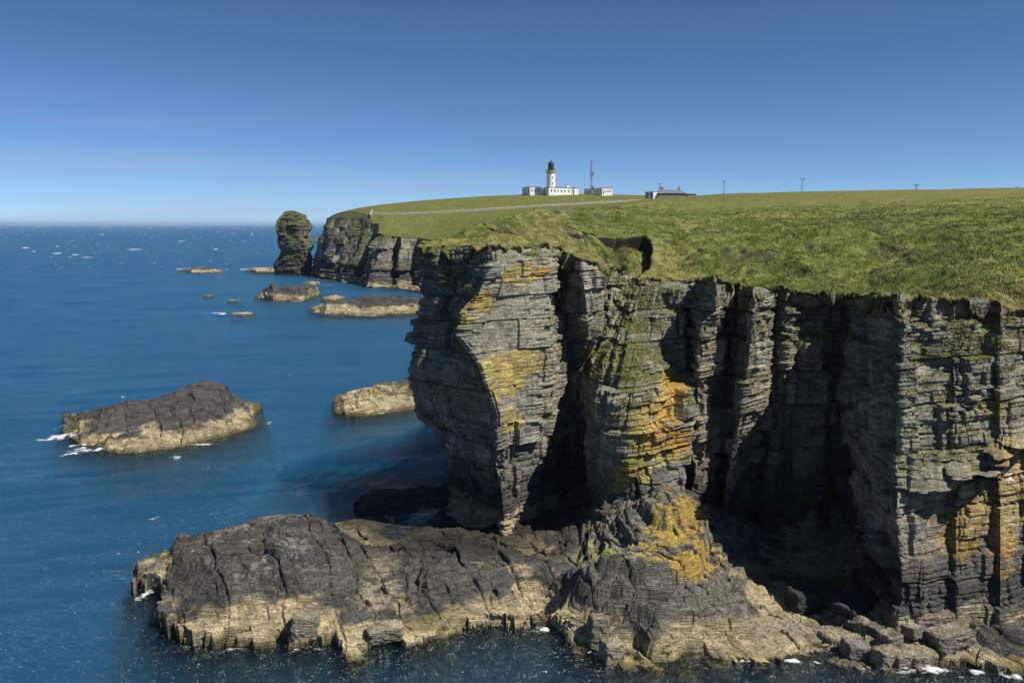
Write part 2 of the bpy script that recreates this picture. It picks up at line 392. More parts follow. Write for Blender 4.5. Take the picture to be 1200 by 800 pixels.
CLIFF = [
  # (py,px,D) top -> foot
  [(262,562,98),(345,562,98),(480,562,98)],
  [(276,530,96.5),(345,530,96.5),(430,526,96),(520,540,96)],
  [(284,510,95),(345,513,95),(430,500,94),(520,530,94)],
  [(290,497,91.5),(345,498,91.5),(395,488,91.5),(430,479,91),(455,484,91),(490,494,91),(506,511,91.5),(570,524,90.5),(620,526,90)],
  [(291,512,87.8),(345,512,87.8),(395,500,87.8),(430,492,86.8),(455,498,86.8),(490,506,87.3),(508,522,88.8),(570,530,87.8),(640,532,87.8)],
  [(290,540,86.6),(345,538,86),(395,525,85.3),(432,522,84.3),(490,532,85),(508,545,84.8),(570,548,84.3),(640,552,83.8)],
  [(290,566,83.8),(330,566,83.3),(365,540,80.8),(395,536,80.3),(430,560,80),(447,563,79.8),(485,578,80.3),(520,578,80.8),(600,584,80.8),(650,586,80.8)],
  [(290,576,83.3),(306,577,82.8),(312,578,80),(365,551,79.8),(394,541,79.3),(430,566,79),(447,570,79),(485,583,79.4),(520,583,79.8),(600,590,79.8),(650,592,79.8)],
  [(288,612,84.8),(300,612,84.4),(304,611,82),(420,610,81.6),(480,612,81.8),(600,612,81.8),(650,612,81.8)],
  [(286,634,86.8),(292,636,86.4),(296,638,83.6),(355,643,83.6),(415,648,83.6),(480,640,83.8),(600,638,84.3),(650,640,84.3)],
  [(286,644,88.8),(300,646,87.8),(355,652,87.8),(415,658,87.8),(480,652,87.8),(640,650,87.8)],
  [(290,652,93),(355,656,92.5),(415,660,92.5),(480,660,92),(640,655,92)],
  [(304,676,87),(340,680,86.8),(378,687,86.6),(395,686,88.5),(430,676,89.5),(480,672,90),(640,668,90)],
  [(306,681,86.2),(340,685,86),(378,691,86),(395,690,88),(430,680,89),(480,676,90),(640,670,90)],
  [(308,702,88.2),(340,702,88),(378,697,88),(400,694,88.5),(440,684,88.8),(480,680,90),(640,675,90)],
  [(312,712,93),(350,706,92),(390,702,89.5),(430,690,88.5),(470,688,89),(560,686,90),(640,682,90)],
  [(316,728,95),(350,722,91),(385,716,88),(420,706,85),(455,694,83),(470,694,83),(560,690,84),(640,688,84)],
  [(322,742,94),(345,738,90),(375,732,87),(402,722,84),(440,712,80.5),(470,706,79.5),(500,702,80),(560,692,82),(640,690,82)],
  [(326,752,92),(345,750,89),(372,742,86),(400,736,82.5),(440,726,78.5),(470,720,76.6),(520,716,76.6),(575,716,76.4),(600,714,75.6),(650,712,75)],
  [(328,766,91),(340,766,88),(360,762,86.5),(395,758,83.5),(430,752,79),(455,744,77),(500,738,75.5),(530,736,75.2),(572,740,75),(600,744,74),(650,744,73)],
  [(330,785,90),(338,785,87),(362,782,86),(368,782,84.5),(410,782,83.5),(440,780,80),(455,776,78),(500,772,76.5),(550,770,75.8),(580,774,74.6),(650,780,73.4)],
  [(330,800,89),(338,800,86),(365,800,85),(370,800,84),(440,806,83),(455,806,79.5),(500,808,78.2),(532,808,77.8),(560,808,76.6),(650,812,75.4)],
  [(326,808,88),(345,808,86),(400,806,85.6),(450,810,85),(500,812,84),(560,816,83),(650,815,82)],
  [(326,819,86),(345,820,84),(370,818,82),(420,816,81.5),(470,816,81.5),(560,818,80.5),(650,815,80)],
  [(325,836,80),(345,838,79.2),(366,838,79),(380,822,79.5),(430,820,79.5),(500,818,79.5),(600,812,79),(650,810,79)],
  [(332,854,82),(345,854,81.4),(366,852,81.2),(420,848,81.2),(470,842,81.5),(560,838,81.5),(650,832,81.5)],
  [(334,858,86.5),(420,853,86),(520,846,85),(650,838,85)],
  [(334,868,84),(360,869,82),(420,866,82),(520,852,82),(650,842,82)],
  [(336,882,79),(352,882,78.2),(420,878,78),(462,872,78),(520,862,78.4),(600,848,78.5),(650,846,78.5)],
  [(338,901,80.5),(352,900,80),(420,898,80),(465,893,80.3),(520,882,81),(600,868,81),(650,864,81)],
  [(338,906,82.5),(360,905,84.5),(420,903,85),(520,896,84.5),(600,884,84),(690,880,83)],
  [(338,922,82.90),(345,922,82.36),(400,922,82.36),(500,914,82.45),(560,904,82.00),(600,898,79.50),(690,890,78.00)],
  [(340,932,82.67),(360,931,84.25),(420,930,84.70),(500,928,84.25),(560,922,83.12),(600,916,81.00),(690,910,78.00)],
  [(340,950,82.67),(360,950,84.03),(390,948,84.25),(402,946,82.90),(480,942,82.67),(560,940,82.22),(600,934,80.50),(690,928,78.50)],
  [(342,968,82.67),(360,968,83.80),(395,968,84.03),(406,968,82.99),(480,968,82.90),(560,966,82.45),(600,958,81.00),(690,950,79.00)],
  [(342,974,82.90),(362,974,84.70),(420,974,85.60),(520,972,85.60),(600,968,84.25),(690,962,82.90)],
  [(344,988,82.45),(362,988,84.25),(420,986,85.60),(520,984,85.15),(600,984,83.80),(690,982,82.45)],
  [(346,1006,80),(420,1002,79),(520,1000,77.5),(600,998,76.5),(620,1010,75),(690,1010,74.5)],
  [(346,1026,73.5),(400,1026,73),(420,1018,72.5),(520,1014,72),(600,1012,71.5),(690,1018,71)],
  [(347,1046,67),(405,1048,66.5),(412,1028,67.5),(480,1026,67.3),(540,1022,67),(600,1022,66),(690,1032,65.5)],
  [(345,1054,63.8),(405,1055,63.2),(412,1057,62.8),(540,1051,62.6),(560,1053,62.2),(600,1051,61),(690,1055,60.8),(760,1054,60.4)],
  [(350,1072,65),(372,1072,64.6),(378,1074,63.4),(440,1074,63.4),(540,1072,63.2),(572,1074,63),(580,1072,61.4),(690,1076,61),(760,1076,60.6)],
  [(350,1084,64.6),(430,1084,64.2),(445,1080,63.6),(540,1080,63.6),(570,1082,63.6),(578,1082,61.2),(690,1084,60.7),(780,1084,60.2)],
  [(349,1112,66),(370,1112,65.6),(376,1114,64.6),(430,1114,64.6),(490,1112,64.3),(530,1112,64.3),(565,1112,64.8),(572,1112,62),(690,1112,61.3),(780,1112,60.7)],
  [(352,1118,65.4),(430,1120,64.2),(500,1120,63.8),(530,1120,63.9),(556,1120,64.2),(562,1120,61.5),(690,1120,60.8),(790,1120,60.1)],
  [(349,1146,66),(375,1148,65.6),(380,1150,64.8),(440,1150,64.7),(500,1152,64.2),(530,1152,64.2),(550,1152,64.6),(556,1152,62.1),(690,1150,61.3),(790,1150,60.5)],
  [(352,1164,66.4),(385,1166,66),(392,1168,65.1),(480,1166,64.9),(515,1166,64.6),(540,1166,64.9),(546,1166,62.4),(690,1164,61.6),(790,1164,60.8)],
  [(360,1172,65.6),(380,1172,64.9),(480,1172,64.3),(510,1172,64.1),(530,1172,64.3),(538,1172,61.8),(690,1172,60.8),(790,1172,60.2)],
  [(366,1206,66.4),(400,1206,66),(500,1206,65),(520,1206,65.2),(528,1206,62.8),(690,1206,61.8),(810,1206,60.8)],
  [(370,1214,65.6),(500,1214,64.6),(690,1214,61.2),(820,1214,60.2)],
  [(372,1290,67.5),(500,1290,66.5),(690,1290,63),(840,1290,61)],
  [(376,1330,66),(500,1330,65),(690,1330,63),(840,1330,62)],
  [(376,1480,73),(500,1480,72),(690,1480,70),(860,1480,69)],
  [(372,1800,82),(500,1800,81),(690,1800,79),(860,1800,78)],
]
B, NB, s_c, ztop_c = cliff_sheet(CLIFF, .10)
EDGE = B[-1, :, :2]

FAR = [  # inlet behind the near headland, then the far cliffs
  [(262,562,98),(345,562,98),(480,562,98)],
  [(254,600,101),(400,600,101),(530,600,101)],
  [(247.5,640,106),(400,640,106),(530,640,106)],
  [(245.5,690,122),(400,690,122),(500,690,122)],
  [(256,720,200),(330,720,200),(400,720,200)],
  [(270,720,260),(330,720,260),(385,720,260)],
  [(274,650,340),(330,650,340),(360,650,340)],
  [(276,580,400),(330,580,398),(345,580,397)],
  [(280,520,424),(300,520,422),(340,520,420)],
  [(281,506,424),(300,506,422),(340,506,418)],
  [(280,496,426),(300,496,424),(338,497,418)],
  [(279,490,436),(300,490,434),(338,490,430)],
  [(279,480,434),(300,479,430),(338,478,424)],
  [(278,470,432),(300,470,426),(320,468,424),(338,468,420)],
  [(277,466,444),(300,464,442),(338,464,440)],
  [(277,458,432),(290,457,426),(318,457,420),(338,454,414)],
  [(276,450,430),(285,447,424),(310,440,418),(322,432,414),(338,428,410)],
  [(272,443,438),(282,440,434),(310,434,430),(338,424,424)],
  [(262,444,462),(275,442,460),(310,436,456),(338,424,450)],
  [(262,436,470),(280,434,462),(310,424,452),(330,418,448)],
  [(254,434,480),(262,431,472),(280,424,464),(310,408,458),(330,404,454)],
  [(250,424,490),(256,421,486),(264,417,482),(285,410,476),(310,398,470),(330,396,464)],
  [(248,408,502),(254,402,498),(262,397,494),(275,391,490),(300,383,486),(330,380,478)],
  [(251,392,512),(256,387,510),(262,385,508),(270,383,506),(285,376,502),(330,374,498)],
  [(256,384,530),(262,381,530),(275,380,530),(290,371,528),(330,369,524)],
  [(256,382,552),(275,380,552),(300,370,552),(330,368,552)],
  [(252,396,580),(280,396,580),(330,396,580)],
  [(250,440,640),(280,440,640),(330,440,640)],
]
FB, FN, s_f, ztop_f = cliff_sheet(FAR[::-1], .45, dz=.35)
FEDGE = FB[-1, :, :2]

# ------------------------------------------------------------------ headland height
tp = []
for c in CLIFF[2:]: tp.append(P(c[0][1], c[0][0], c[0][2]))
for c in FAR[1:]: tp.append(P(c[0][1], c[0][0], c[0][2]))
for px, py, D in [(740,241,205),(720,244.5,150),(700,250,118),(600,278,92),(660,288,93),(700,268,108),(700,300,98),
    (760,290,100),(800,305,98),(800,270,120),(800,250,165),(900,305,92),(900,262,125),(900,241,200),(1000,315,92),(1000,270,105),(1000,245,160),
    (1000,232.2,270),(850,235,340),(740,238.6,400),(1100,315,80),(1100,260,112),(1100,240,165),(1100,225,270),(1200,318,80),(1200,260,108),(1200,240,150),(1200,221.5,255),(1200,226,360),
    (1400,300,86),(1400,240,145),(1400,216,260),(1800,300,100),(1800,240,150),
    (615,228,560),(700,228,560),(780,230,560),(445,241,512),(462,238,536),(520,233,556),(560,262,440),
    (600,262,420),(680,262,380),(405,247,516),(400,250,548),(640,236,700),(440,248,610),(900,232,600),(1100,232,600),(800,240,800),(500,246,760),(1300,236,760),(1500,226,400),(640,262,101)]:
    tp.append(P(px, py, D))
WALL = np.array([(436.5,248,492),(470,247.4,490),(520,245.6,488),(560,244,487),(600,242.3,487),(640,240.7,487),(690,238.3,488),(740,236.4,490),(800,233.8,494),(850,232.2,497),(900,231.3,500),(985,230.6,505)])
for w_ in WALL: tp.append(P(*w_))
_T = tps(tp, 1e-5)
SCAR = P(np.array([676,700,722,740,757,764,766,762,742,712,690]), np.array([263,262,262.5,263,264.5,278,300,309,307,298,284]), np.array([106,106.5,106.5,106,105,103,99,93,91,91,97]))[:, :2]
def ground(X, Y, hum=True):
    z = _T(X, Y)
    if not hum: return z
    r = np.hypot(X, Y)
    k = sst(320, 130, r)
    near = polydist(X, Y, EDGE[::25], closed=False)
    ke = sst(45, 3, near)
    z = z + (k * .25 + .1) * fbm2(X / 11, Y / 11, 80, 3) * 1.6 + k * (.3 + .5 * ke) * .8 * fbm2(X / 3.2, Y / 3.2, 81, 3) + k * .12 * fbm2(X / .9, Y / .9, 82, 2)
    m = inside(X, Y, SCAR); d = polydist(X, Y, SCAR)
    px, py, D = proj(X, Y, z)
    wall = sst(0, 1.0, d) * m
    back = sst(16, 5, polydist(X, Y, SCAR[:8], closed=False))
    z = lerp(z, _T(X, Y) + .15 * fbm2(X / 2, Y / 2, 84, 3), m * sst(0, 1.5, d))
    z = z - 2.0 * wall * back * (.85 + .3 * fbm2(X / 2, Y / 2, 85, 2))
    return z

def turf_colour(X, Y, Z, nz):
    r = np.hypot(X, Y)
    a = fbm2(X / 14, Y / 14, 90, 4); b = fbm2(X / 3, Y / 3, 91, 4); c_ = fbm2(X / .7, Y / .7, 92, 3)
    c = np.empty(X.shape + (3,)); c[:] = (.138, .162, .038)
    c = mixc(c, (.085, .115, .02), sst(-.05, .55, b + .3 * c_))
    c = mixc(c, (.20, .185, .06), sst(.1, .75, a + .5 * c_))
    c = mixc(c, (.17, .15, .045), sst(150, 260, r) * .55)
    c = mixc(c, (.115, .125, .03), sst(300, 420, r) * .75)
    c = mixc(c, (.10, .085, .05), sst(.5, .85, fbm2(X / 4, Y / 6, 95, 4)) * sst(180, 120, r) * .6)
    c = mixc(c, (.026, .021, .017), sst(.8, .6, nz) * sst(260, 200, r))  # dark bare soil on steep breaks, deepened to stand for undercut shade
    c = c * (1 + .3 * c_)[..., None]
    return np.clip(c, .005, 1)

# terrain polygon: near edge, right side, far back, far cliffs
POLY = np.vstack([EDGE[::6], [(420, 60), (700, 500), (500, 900), (-60, 900)], FEDGE[::3]])

pxs = np.arange(352, 1850, 1.25)
Ds = np.concatenate([52 * np.exp(np.arange(0, math.log(88 / 52), .0045)), np.arange(88, 112, .2), 112 * np.exp(np.arange(0, math.log(820 / 112), .0045))])
TX = (pxs[None] - 600) / F * Ds[:, None]; TY = np.repeat(Ds[:, None] * CT, len(pxs), 1)
ok = inside(TX, TY, POLY)
dE = np.full(TX.shape, 99.0)
nm = (TY < 210)
dE[nm] = polydist(TX[nm], TY[nm], EDGE[::10], closed=False)
dF = np.full(TX.shape, 99.0); fm = TY > 120
dF[fm] = polydist(TX[fm], TY[fm], FEDGE[::4], closed=False)
ok &= (dE > .9) & (dF > .3)
TZ = np.full(TX.shape, 0.0)
okd = ok
TZ[okd] = ground(TX[okd], TY[okd]) - .06
TP = np.stack([TX, TY, TZ], -1)
tn = norm_z(TP)[..., 2]
tn = np.where(ok, np.abs(tn), 1)
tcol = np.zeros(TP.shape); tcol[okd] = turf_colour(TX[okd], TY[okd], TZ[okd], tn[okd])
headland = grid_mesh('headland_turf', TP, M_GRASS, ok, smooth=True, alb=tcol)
tag(headland, kind='structure')

# ------------------------------------------------------------------ near cliff
def ell(px, py, cx, cy, rx, ry, rot=0):
    a = R(rot); dx = px - cx; dy = py - cy
    u = (dx * math.cos(a) + dy * math.sin(a)) / rx; v = (-dx * math.sin(a) + dy * math.cos(a)) / ry
    return sst(1.25, .45, np.sqrt(u * u + v * v))

nr, nc = B.shape[:2]
SS = np.repeat(s_c[None], nr, 0)
XX, YY, ZZ = B[..., 0], B[..., 1], B[..., 2]
px0, py0, D0 = proj(XX, YY, ZZ)
q = ZZ - .05 * XX + .02 * (YY - 80)
d, tint, hue = face_detail(SS, q, 0, 1.0, 1 - .55 * sst(1045, 1070, px0))
d = d + .35 * fbm3(XX / 5, YY / 5, ZZ / 12, 33, 2) + .12 * noise2(SS / 2.2, ZZ / 16, 34)
depth_ok = sst(0, 1.6, ztop_c[None] - ZZ)
flat = ell(px0, py0, 605, 400, 55, 130) * .72      # the large plane face is smoother
d = d * (1 - .4 * sst(1040, 1060, px0) * sst(10, 7, ZZ))
d = d * (.35 + .65 * depth_ok) * (1 - flat) + .15 * (1 - depth_ok)
cp = B + NB * d[..., None]
# turf lip rows going inland
ns = smooth1(NB[-1], 60); ns /= np.linalg.norm(ns, axis=1, keepdims=True)
lip = []
tt = [(.18, -.42), (.32, -.22), (.3, -.05), (.12, .06)] + [(-a, .1) for a in (.15, .4, .7, 1.0, 1.35, 1.7, 2.1, 2.5, 3.0)]
e0 = cp[-1, :, :2]
sag = .28 * fbm2(s_c / 1.5, s_c * 0, 36, 3) - 1.1 * sst(.05, .6, fbm2(s_c / 3, s_c * 0 + 5, 37, 4))
for a, up in tt:
    ax = a + (.35 * fbm2(s_c / .8, s_c * 0 + 3, 35, 3) if a > 0 else 0)
    xy = e0 + ns[:, :2] * np.reshape(ax, (-1, 1))
    g = ground(xy[:, 0], xy[:, 1])
    if a > -1.0:
        g = lerp(ztop_c + .1, g, max(0, min(1, (.2 - a) / 1.2))) + np.minimum(up, .1) + sag * (1 if a > -.1 else 0)
    lip.append(np.c_[xy, g])
lip = np.array(lip)
full = np.vstack([cp, lip])
nrm = norm_z(full); nz = nrm[..., 2]
fpx, fpy, fD = proj(full[..., 0], full[..., 1], full[..., 2])
col = np.zeros(full.shape)
rc = rock_colour(cp[..., 0], cp[..., 1], cp[..., 2], tint, hue, 0)
X, Y, Z = cp[..., 0], cp[..., 1], cp[..., 2]
px, py = fpx[:nr], fpy[:nr]
n1 = fbm3(X / 2.2, Y / 2.2, Z / 1.0, 201, 3); n2 = fbm3(X / .5, Y / .5, Z / .3, 202, 3); n3 = fbm3(X / 5, Y / 5, Z / 4, 203, 2)
# pale plane face and bleached pillar
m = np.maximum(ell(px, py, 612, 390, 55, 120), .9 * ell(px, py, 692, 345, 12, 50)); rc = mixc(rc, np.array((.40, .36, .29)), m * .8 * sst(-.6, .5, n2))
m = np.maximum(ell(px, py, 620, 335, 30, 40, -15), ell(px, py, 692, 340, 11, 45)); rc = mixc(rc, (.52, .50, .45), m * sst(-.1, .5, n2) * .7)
m = ell(px, py, 840, 450, 26, 110, 8); rc = mixc(rc, (.30, .245, .17), m * .6)
m = ell(px, py, 1130, 500, 80, 60, -15); rc = mixc(rc, (.24, .20, .16), m * .5)
# grey-green nose flank
m = sst(575, 545, px) * sst(520, 480, py); rc = mixc(rc, (.13, .145, .125), m * .55 * sst(-.5, .5, n1))
# grass on ledges and in the gully
gm = np.zeros(px.shape)
for e in [(745,360,48,26,0),(700,410,30,50,25),(745,425,36,40,20),(730,470,30,30,20),(735,530,16,30,0),(785,400,20,18,0),(800,350,30,20,0),(868,345,22,18,0),(905,535,45,28,-15),(960,565,40,30,-20),(955,400,22,18,0),(1075,385,25,25,0),(1100,420,30,60,0),(1150,410,30,50,0),(870,425,14,40,0),(1180,400,20,45,0),(930,350,40,20,0),(535,425,20,10,0)]:
    gm = np.maximum(gm, ell(px, py, *e))
gm = np.maximum(gm, .95 * sst(6.5, .5, ztop_c[None] - Z) * sst(.0, .35, fbm2(SS / 3.0, Z * .05, 207, 3)))
gr = np.clip(gm * sst(-.05, .5, n1 + .9 * (nz[:nr] - .25) + .5 * n2), 0, 1)
gr = np.maximum(gr, sst(.5, .8, nz[:nr]) * sst(8, 14, Z) * sst(-.3, .3, n1) * .8)
gcol = np.empty(px.shape + (3,)); gcol[:] = (.14, .14, .038); gcol = mixc(gcol, (.155, .13, .05), sst(-.2, .5, n3 + .5 * n2))
rc = rc * (1 - gr[..., None]) + gcol * gr[..., None]
# pale green crust lichens
rc = mixc(rc, (.24, .26, .17), sst(.25, .6, n2 + .5 * n3 + .3 * nz[:nr]) * sst(9, 14, Z) * .6)
# orange and yellow lichen
lm = np.zeros(px.shape)
for e in [(612,322,36,14,-14),(566,352,24,16,-35),(545,370,10,12,0),(605,425,60,20,-14),(592,452,30,20,-10),(600,490,16,18,0),(770,505,44,44,0),(745,545,26,32,0),(790,455,22,26,0),(725,560,16,20,0),(785,615,36,32,0),(810,655,30,32,0),(1150,585,70,28,-25),(1175,620,24,60,0),(1125,625,30,44,0),(1190,530,30,30,0),(1165,480,30,18,0),(1195,580,18,40,0)]:
    lm = np.maximum(lm, ell(px, py, *e))
LM_N = n1
lf = sst(0, .12, lm) * sst(-.16, .16, .95 * lm - .60 + .36 * n1 + .6 * n2 + .35 * (tint - .45))
lf = np.maximum(lf, sst(.55, .8, n1 + .4 * n3) * sst(8, 13, Z) * .35 * sst(.1, .5, n2))
lf = lf * (1 - .35 * sst(1050, 1100, px))
lcol = np.empty(px.shape + (3,)); lcol[:] = (.44, .25, .035); lcol = mixc(lcol, (.36, .29, .08), sst(-.2, .5, n3 + .4 * n2))
rc = rc * (1 - .8 * lf[..., None]) + .8 * lcol * (.55 + .9 * tint[..., None]) * lf[..., None]
# guano streaks
m = np.zeros(px.shape)
for e in [(1015,617,18,16,0),(955,405,14,6,0),(520,520,12,40,0),(1190,560,12,10,0)]: m = np.maximum(m, ell(px, py, *e))
rc = mixc(rc, (.50, .52, .52), m * sst(.05, .35, noise3(X / .25, Y / .25, Z / 1.6, 209) + .3 * n1) * .8)
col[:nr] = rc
lx, ly, lz = lip[..., 0], lip[..., 1], lip[..., 2]
lc = turf_colour(lx, ly, lz, np.ones(lx.shape))
lb = fbm2(lx / 5, ly / 5, 97, 3)
lc = mixc(lc, (.21, .125, .05), sst(-.05, .45, lb) * .75 * sst(1.5, 0, polydist(lx, ly, EDGE[::10], closed=False))[...])
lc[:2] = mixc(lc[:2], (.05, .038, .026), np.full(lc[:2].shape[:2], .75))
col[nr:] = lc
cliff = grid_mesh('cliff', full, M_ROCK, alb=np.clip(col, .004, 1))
tag(cliff, kind='structure')
CL_P, CL_N, CL_G = full, nrm, np.vstack([gr, np.ones(lx.shape)])

# ------------------------------------------------------------------ far cliffs
nrf = FB.shape[0]
SF = np.repeat(s_f[None], nrf, 0)
qf = FB[..., 2] + .03 * FB[..., 0]
d, tint, hue = face_detail(SF, qf, 300, 2.2)
d = d * .9 + 2.2 * fbm3(FB[..., 0] / 14, FB[..., 1] / 14, FB[..., 2] / 22, 303, 3) + 1.2 * noise2(SF / 7, FB[..., 2] / 50, 304)
d *= .55 + .45 * sst(0, 4, ztop_f[None] - FB[..., 2])
d = lerp(d, .2 * np.abs(d) - .5, sst(7, 1, ztop_f[None] - FB[..., 2]))
fp = FB + FN * d[..., None]
nsf = smooth1(FN[-1], 10); nsf /= np.linalg.norm(nsf, axis=1, keepdims=True)
fl = []
for a, up in [(.3, -.5), (.3, 0), (-.5, .1), (-1.4, .1), (-2.6, .1), (-4.5, .1), (-7.5, .1)]:
    xy = fp[-1, :, :2] + nsf[:, :2] * a; g = ground(xy[:, 0], xy[:, 1])
    if a > -1: g = lerp(ztop_f, g, .5) + min(up, 0)
    fl.append(np.c_[xy, g])
ff = np.vstack([fp, np.array(fl)]); fn = norm_z(ff)[..., 2]
fc = rock_colour(ff[..., 0], ff[..., 1], ff[..., 2], np.vstack([tint, tint[:7]]), np.vstack([hue, hue[:7]]), 300, 2.5, 2.2, 10)
n1 = fbm3(ff[..., 0] / 9, ff[..., 1] / 9, ff[..., 2] / 7, 305, 3)
fc = fc * 1.05
gmf = sst(.28, .6, fn + .5 * n1 + .012 * (ff[..., 2] - 20)) * sst(4, 10, ff[..., 2])
fc = mixc(fc, (.075, .085, .025), gmf * .85)
fc[nrf:] = turf_colour(ff[nrf:, :, 0], ff[nrf:, :, 1], ff[nrf:, :, 2], np.ones(ff[nrf:].shape[:2]))
far = grid_mesh('far_cliff', ff, M_ROCKFAR, alb=np.clip(fc, .004, 1))
tag(far, kind='structure')

# ------------------------------------------------------------------ shore platform
front = [(168,672),(178,695),(198,722),(214,742),(240,757),(300,757),(345,753),(385,757),(402,768),(452,757),(520,745),(580,739),(632,736),(640,729),
         (655,745),(690,768),(725,776),(765,786),(805,783),(850,776),(890,772),(930,768),(965,768),(1000,779),(1045,783),(1090,774),(1120,776),(1150,783),(1200,793),(1300,800)]
pf = G(np.array([a for a, b in front]), np.array([b for a, b in front]), 0.0)[:, :2]
back = [P(1300,0,70),P(1000,0,92),(P(700,0,98)),P(560,0,99)]
back = np.array([(b[0], b[1]) for b in [((700/F*70), 72), ((400/F*90), 92), (100/F*98, 100), (-40/F*99, 101)]])
bk2 = G(np.array([520,480,445,425,420,380,300,240,200]), np.array([571,576,577,588,612,626,642,654,662]), 0.0)[:, :2]
PLAT = np.vstack([pf, back, bk2])
hp = [G(a, b, c) for a, b, c in [(215,697,3.0),(260,700,2.7),(300,695,2.7),(340,700,2.4),(300,730,1.3),(400,705,2.2),(400,742,1.2),(450,722,1.6),(250,655,4.0),(300,628,4.5),(370,606,4.8),
     (400,640,4.2),(340,660,4.0),(280,670,3.6),(350,688,3.0),(190,660,3.4),(235,632,3.8),(420,660,2.8),(440,645,1.0),(445,690,1.7),(440,715,1.5),(480,632,2.4),(520,660,3.1),
     (560,640,2.8),(600,645,2.6),(640,674,2.3),(580,690,2.9),(500,690,2.6),(620,702,2.0),(560,716,1.7),(480,592,.35),(450,602,.25),(520,612,.5),(440,622,.3),(560,622,1.2),(610,620,1.7),(640,642,1.6),(620,650,1.9),(640,700,.9),(640,722,.2)]]
hp += [P(a, b, c) for a, b, c in [(785,572,73.5),(760,590,72),(725,628,70),(700,650,68),(662,670,67),(680,664,68.5),(800,590,72.5),(820,615,71),(835,640,69),(850,662,67.5),(868,690,65.5),
     (790,625,67),(740,640,66.5),(690,668,62.6),(690,742,60.6),(745,672,62),(745,735,60.6),(655,690,63.5),(660,742,61),(800,668,62.6),(800,738,60.2),(770,735,59.6),(770,765,57.8),
     (845,700,62.5),(850,745,60),(900,735,60.5),(930,702,66),(965,702,66),(1000,712,64),(1050,722,62.5),(1100,722,61.2),(1030,757,58.8),(1100,752,59.2),(1150,762,57.8),(950,748,59.8),(1250,780,55.5),(895,668,71),(940,672,71.5),(985,672,70.5),(1010,680,68),(900,640,76),(980,640,78),(720,590,80),(850,600,80)]]
_H = tps(hp, 2e-5)
gx = np.arange(-37, 46, .062); gy = np.arange(50, 101, .068)
HX, HY = np.meshgrid(gx, gy)
jx = .35 * fbm2(HX / 1.5, HY / 1.5, 401, 3)
# blocky coast outline
sd0 = polydist(HX, HY, PLAT); ins = inside(HX, HY, PLAT); sd = np.where(ins, sd0, -sd0)
ca, sa = math.cos(.45), math.sin(.45)
uu = HX * ca + HY * sa; vv = -HX * sa + HY * ca
ka, _, _, _ = joints(uu, 2.3, HX * 0, 402); kb, _, _, _ = joints(vv, 1.7, ka, 403)
kc, _, _, _ = joints(uu, 1.0, HX * 0, 404); kd, _, _, _ = joints(vv, .8, kc, 405)
hb = _H(HX, HY)
hb = np.clip(hb, -.6, 9)
vx = sd + 1.7 * (rnd(ka, kb, 406) - .5) + .8 * (rnd(kc, kd, 407) - .5) + .5 * jx
vx = np.where(sd < -1.6, sd, vx)
tall = sst(-.3, .12, vx)
step2 = .45 + .55 * sst(.4, 3.2, sd + .7 * (rnd(ka, kb, 406) - .5) + .4 * jx + .6 * fbm2(HX / 2, HY / 2, 409, 2))
h, tint, hue = cell_detail(HX, HY, hb, 410, 1.0, .45, (.07, -.03), .7, .25 + .85 * sst(3, 7, HX) * sst(73, 66, HY))
low = sst(.9, .3, hb)
h = lerp(h, hb + .35 * (h - hb), low)
h = np.where(tall > 0, (h * step2 + .15) * tall + (1 - tall) * np.clip(-.4 + 2.2 * vx, -14, -.2), np.clip(-.4 + 2.2 * vx, -14, -.2))
hs_ = h.copy()
for ax_ in (0, 1):
    for _ in range(2):
        cs_ = np.cumsum(np.pad(hs_, [(8, 7) if a_ == ax_ else (0, 0) for a_ in (0, 1)], mode='edge'), axis=ax_)
        hs_ = (np.take(cs_, np.arange(15, cs_.shape[ax_]), ax_) - np.take(cs_, np.arange(0, cs_.shape[ax_] - 15), ax_)) / 15
gy_, gx_ = np.gradient(hs_, .068, .062); gl = np.hypot(gx_, gy_) + 1e-6
iM_, _, hM_, tM_ = bed_of(BEDS['M'], h + .06 * HX - .03 * HY); iS_, _, _, _ = bed_of(BEDS['S'], h + .06 * HX - .03 * HY)
off = ((rnd(iM_, kc, 431) - .5) * .4 + (rnd(iS_, 432) - .5) * .22) * sst(1.2, 3.0, gl)
hn = np.stack([HX - off * gx_ / gl, HY - off * gy_ / gl, h], -1)
st_ = sst(.8, 2.0, gl)
tint = lerp(tint, .55 * rnd(iM_, kc + kd, 433) + .45 * rnd(iS_, 434), st_)
nzh = norm_z(hn)[..., 2]
c = rock_colour(HX, HY, h, tint, hue, 420, 1.0, 1.5, 9.0)
ppx, ppy, pD = proj(HX, HY, h)
n1 = fbm2(HX / 2.2, HY / 2.2, 421, 3); n2 = fbm2(HX / .5, HY / .5, 422, 3)
c = mixc(c, (.30, .26, .18), np.maximum(ell(ppx, ppy, 445, 690, 26, 45, 10), ell(ppx, ppy, 930, 745, 60, 30)) * sst(-.4, .3, n1 + n2) * .7)
c = mixc(c, (.022, .022, .019), ell(ppx, ppy, 540, 605, 170, 62) * sst(662, 645, ppy + 6 * n1) * .9)  # shade behind the platform, below the nose, painted into the rock colour
c = mixc(c, np.array((.19, .175, .14)) , sst(4.5, 7, HX + 1.5 * n1) * sst(1.6, 2.8, h + .5 * n1) * sst(-.6, .3, n2 + .6 * (tint - .3)) * .75)
c = mixc(c, (.20, .195, .185), sst(.3, .65, n2 + .5 * n1) * ell(ppx, ppy, 290, 640, 110, 50) * .7)
c = mixc(c, (.15, .14, .12), np.maximum(ell(ppx, ppy, 1010, 740, 120, 45), .8*ell(ppx,ppy,760,690,100,60)) * .6 * sst(-.6, .4, n1))
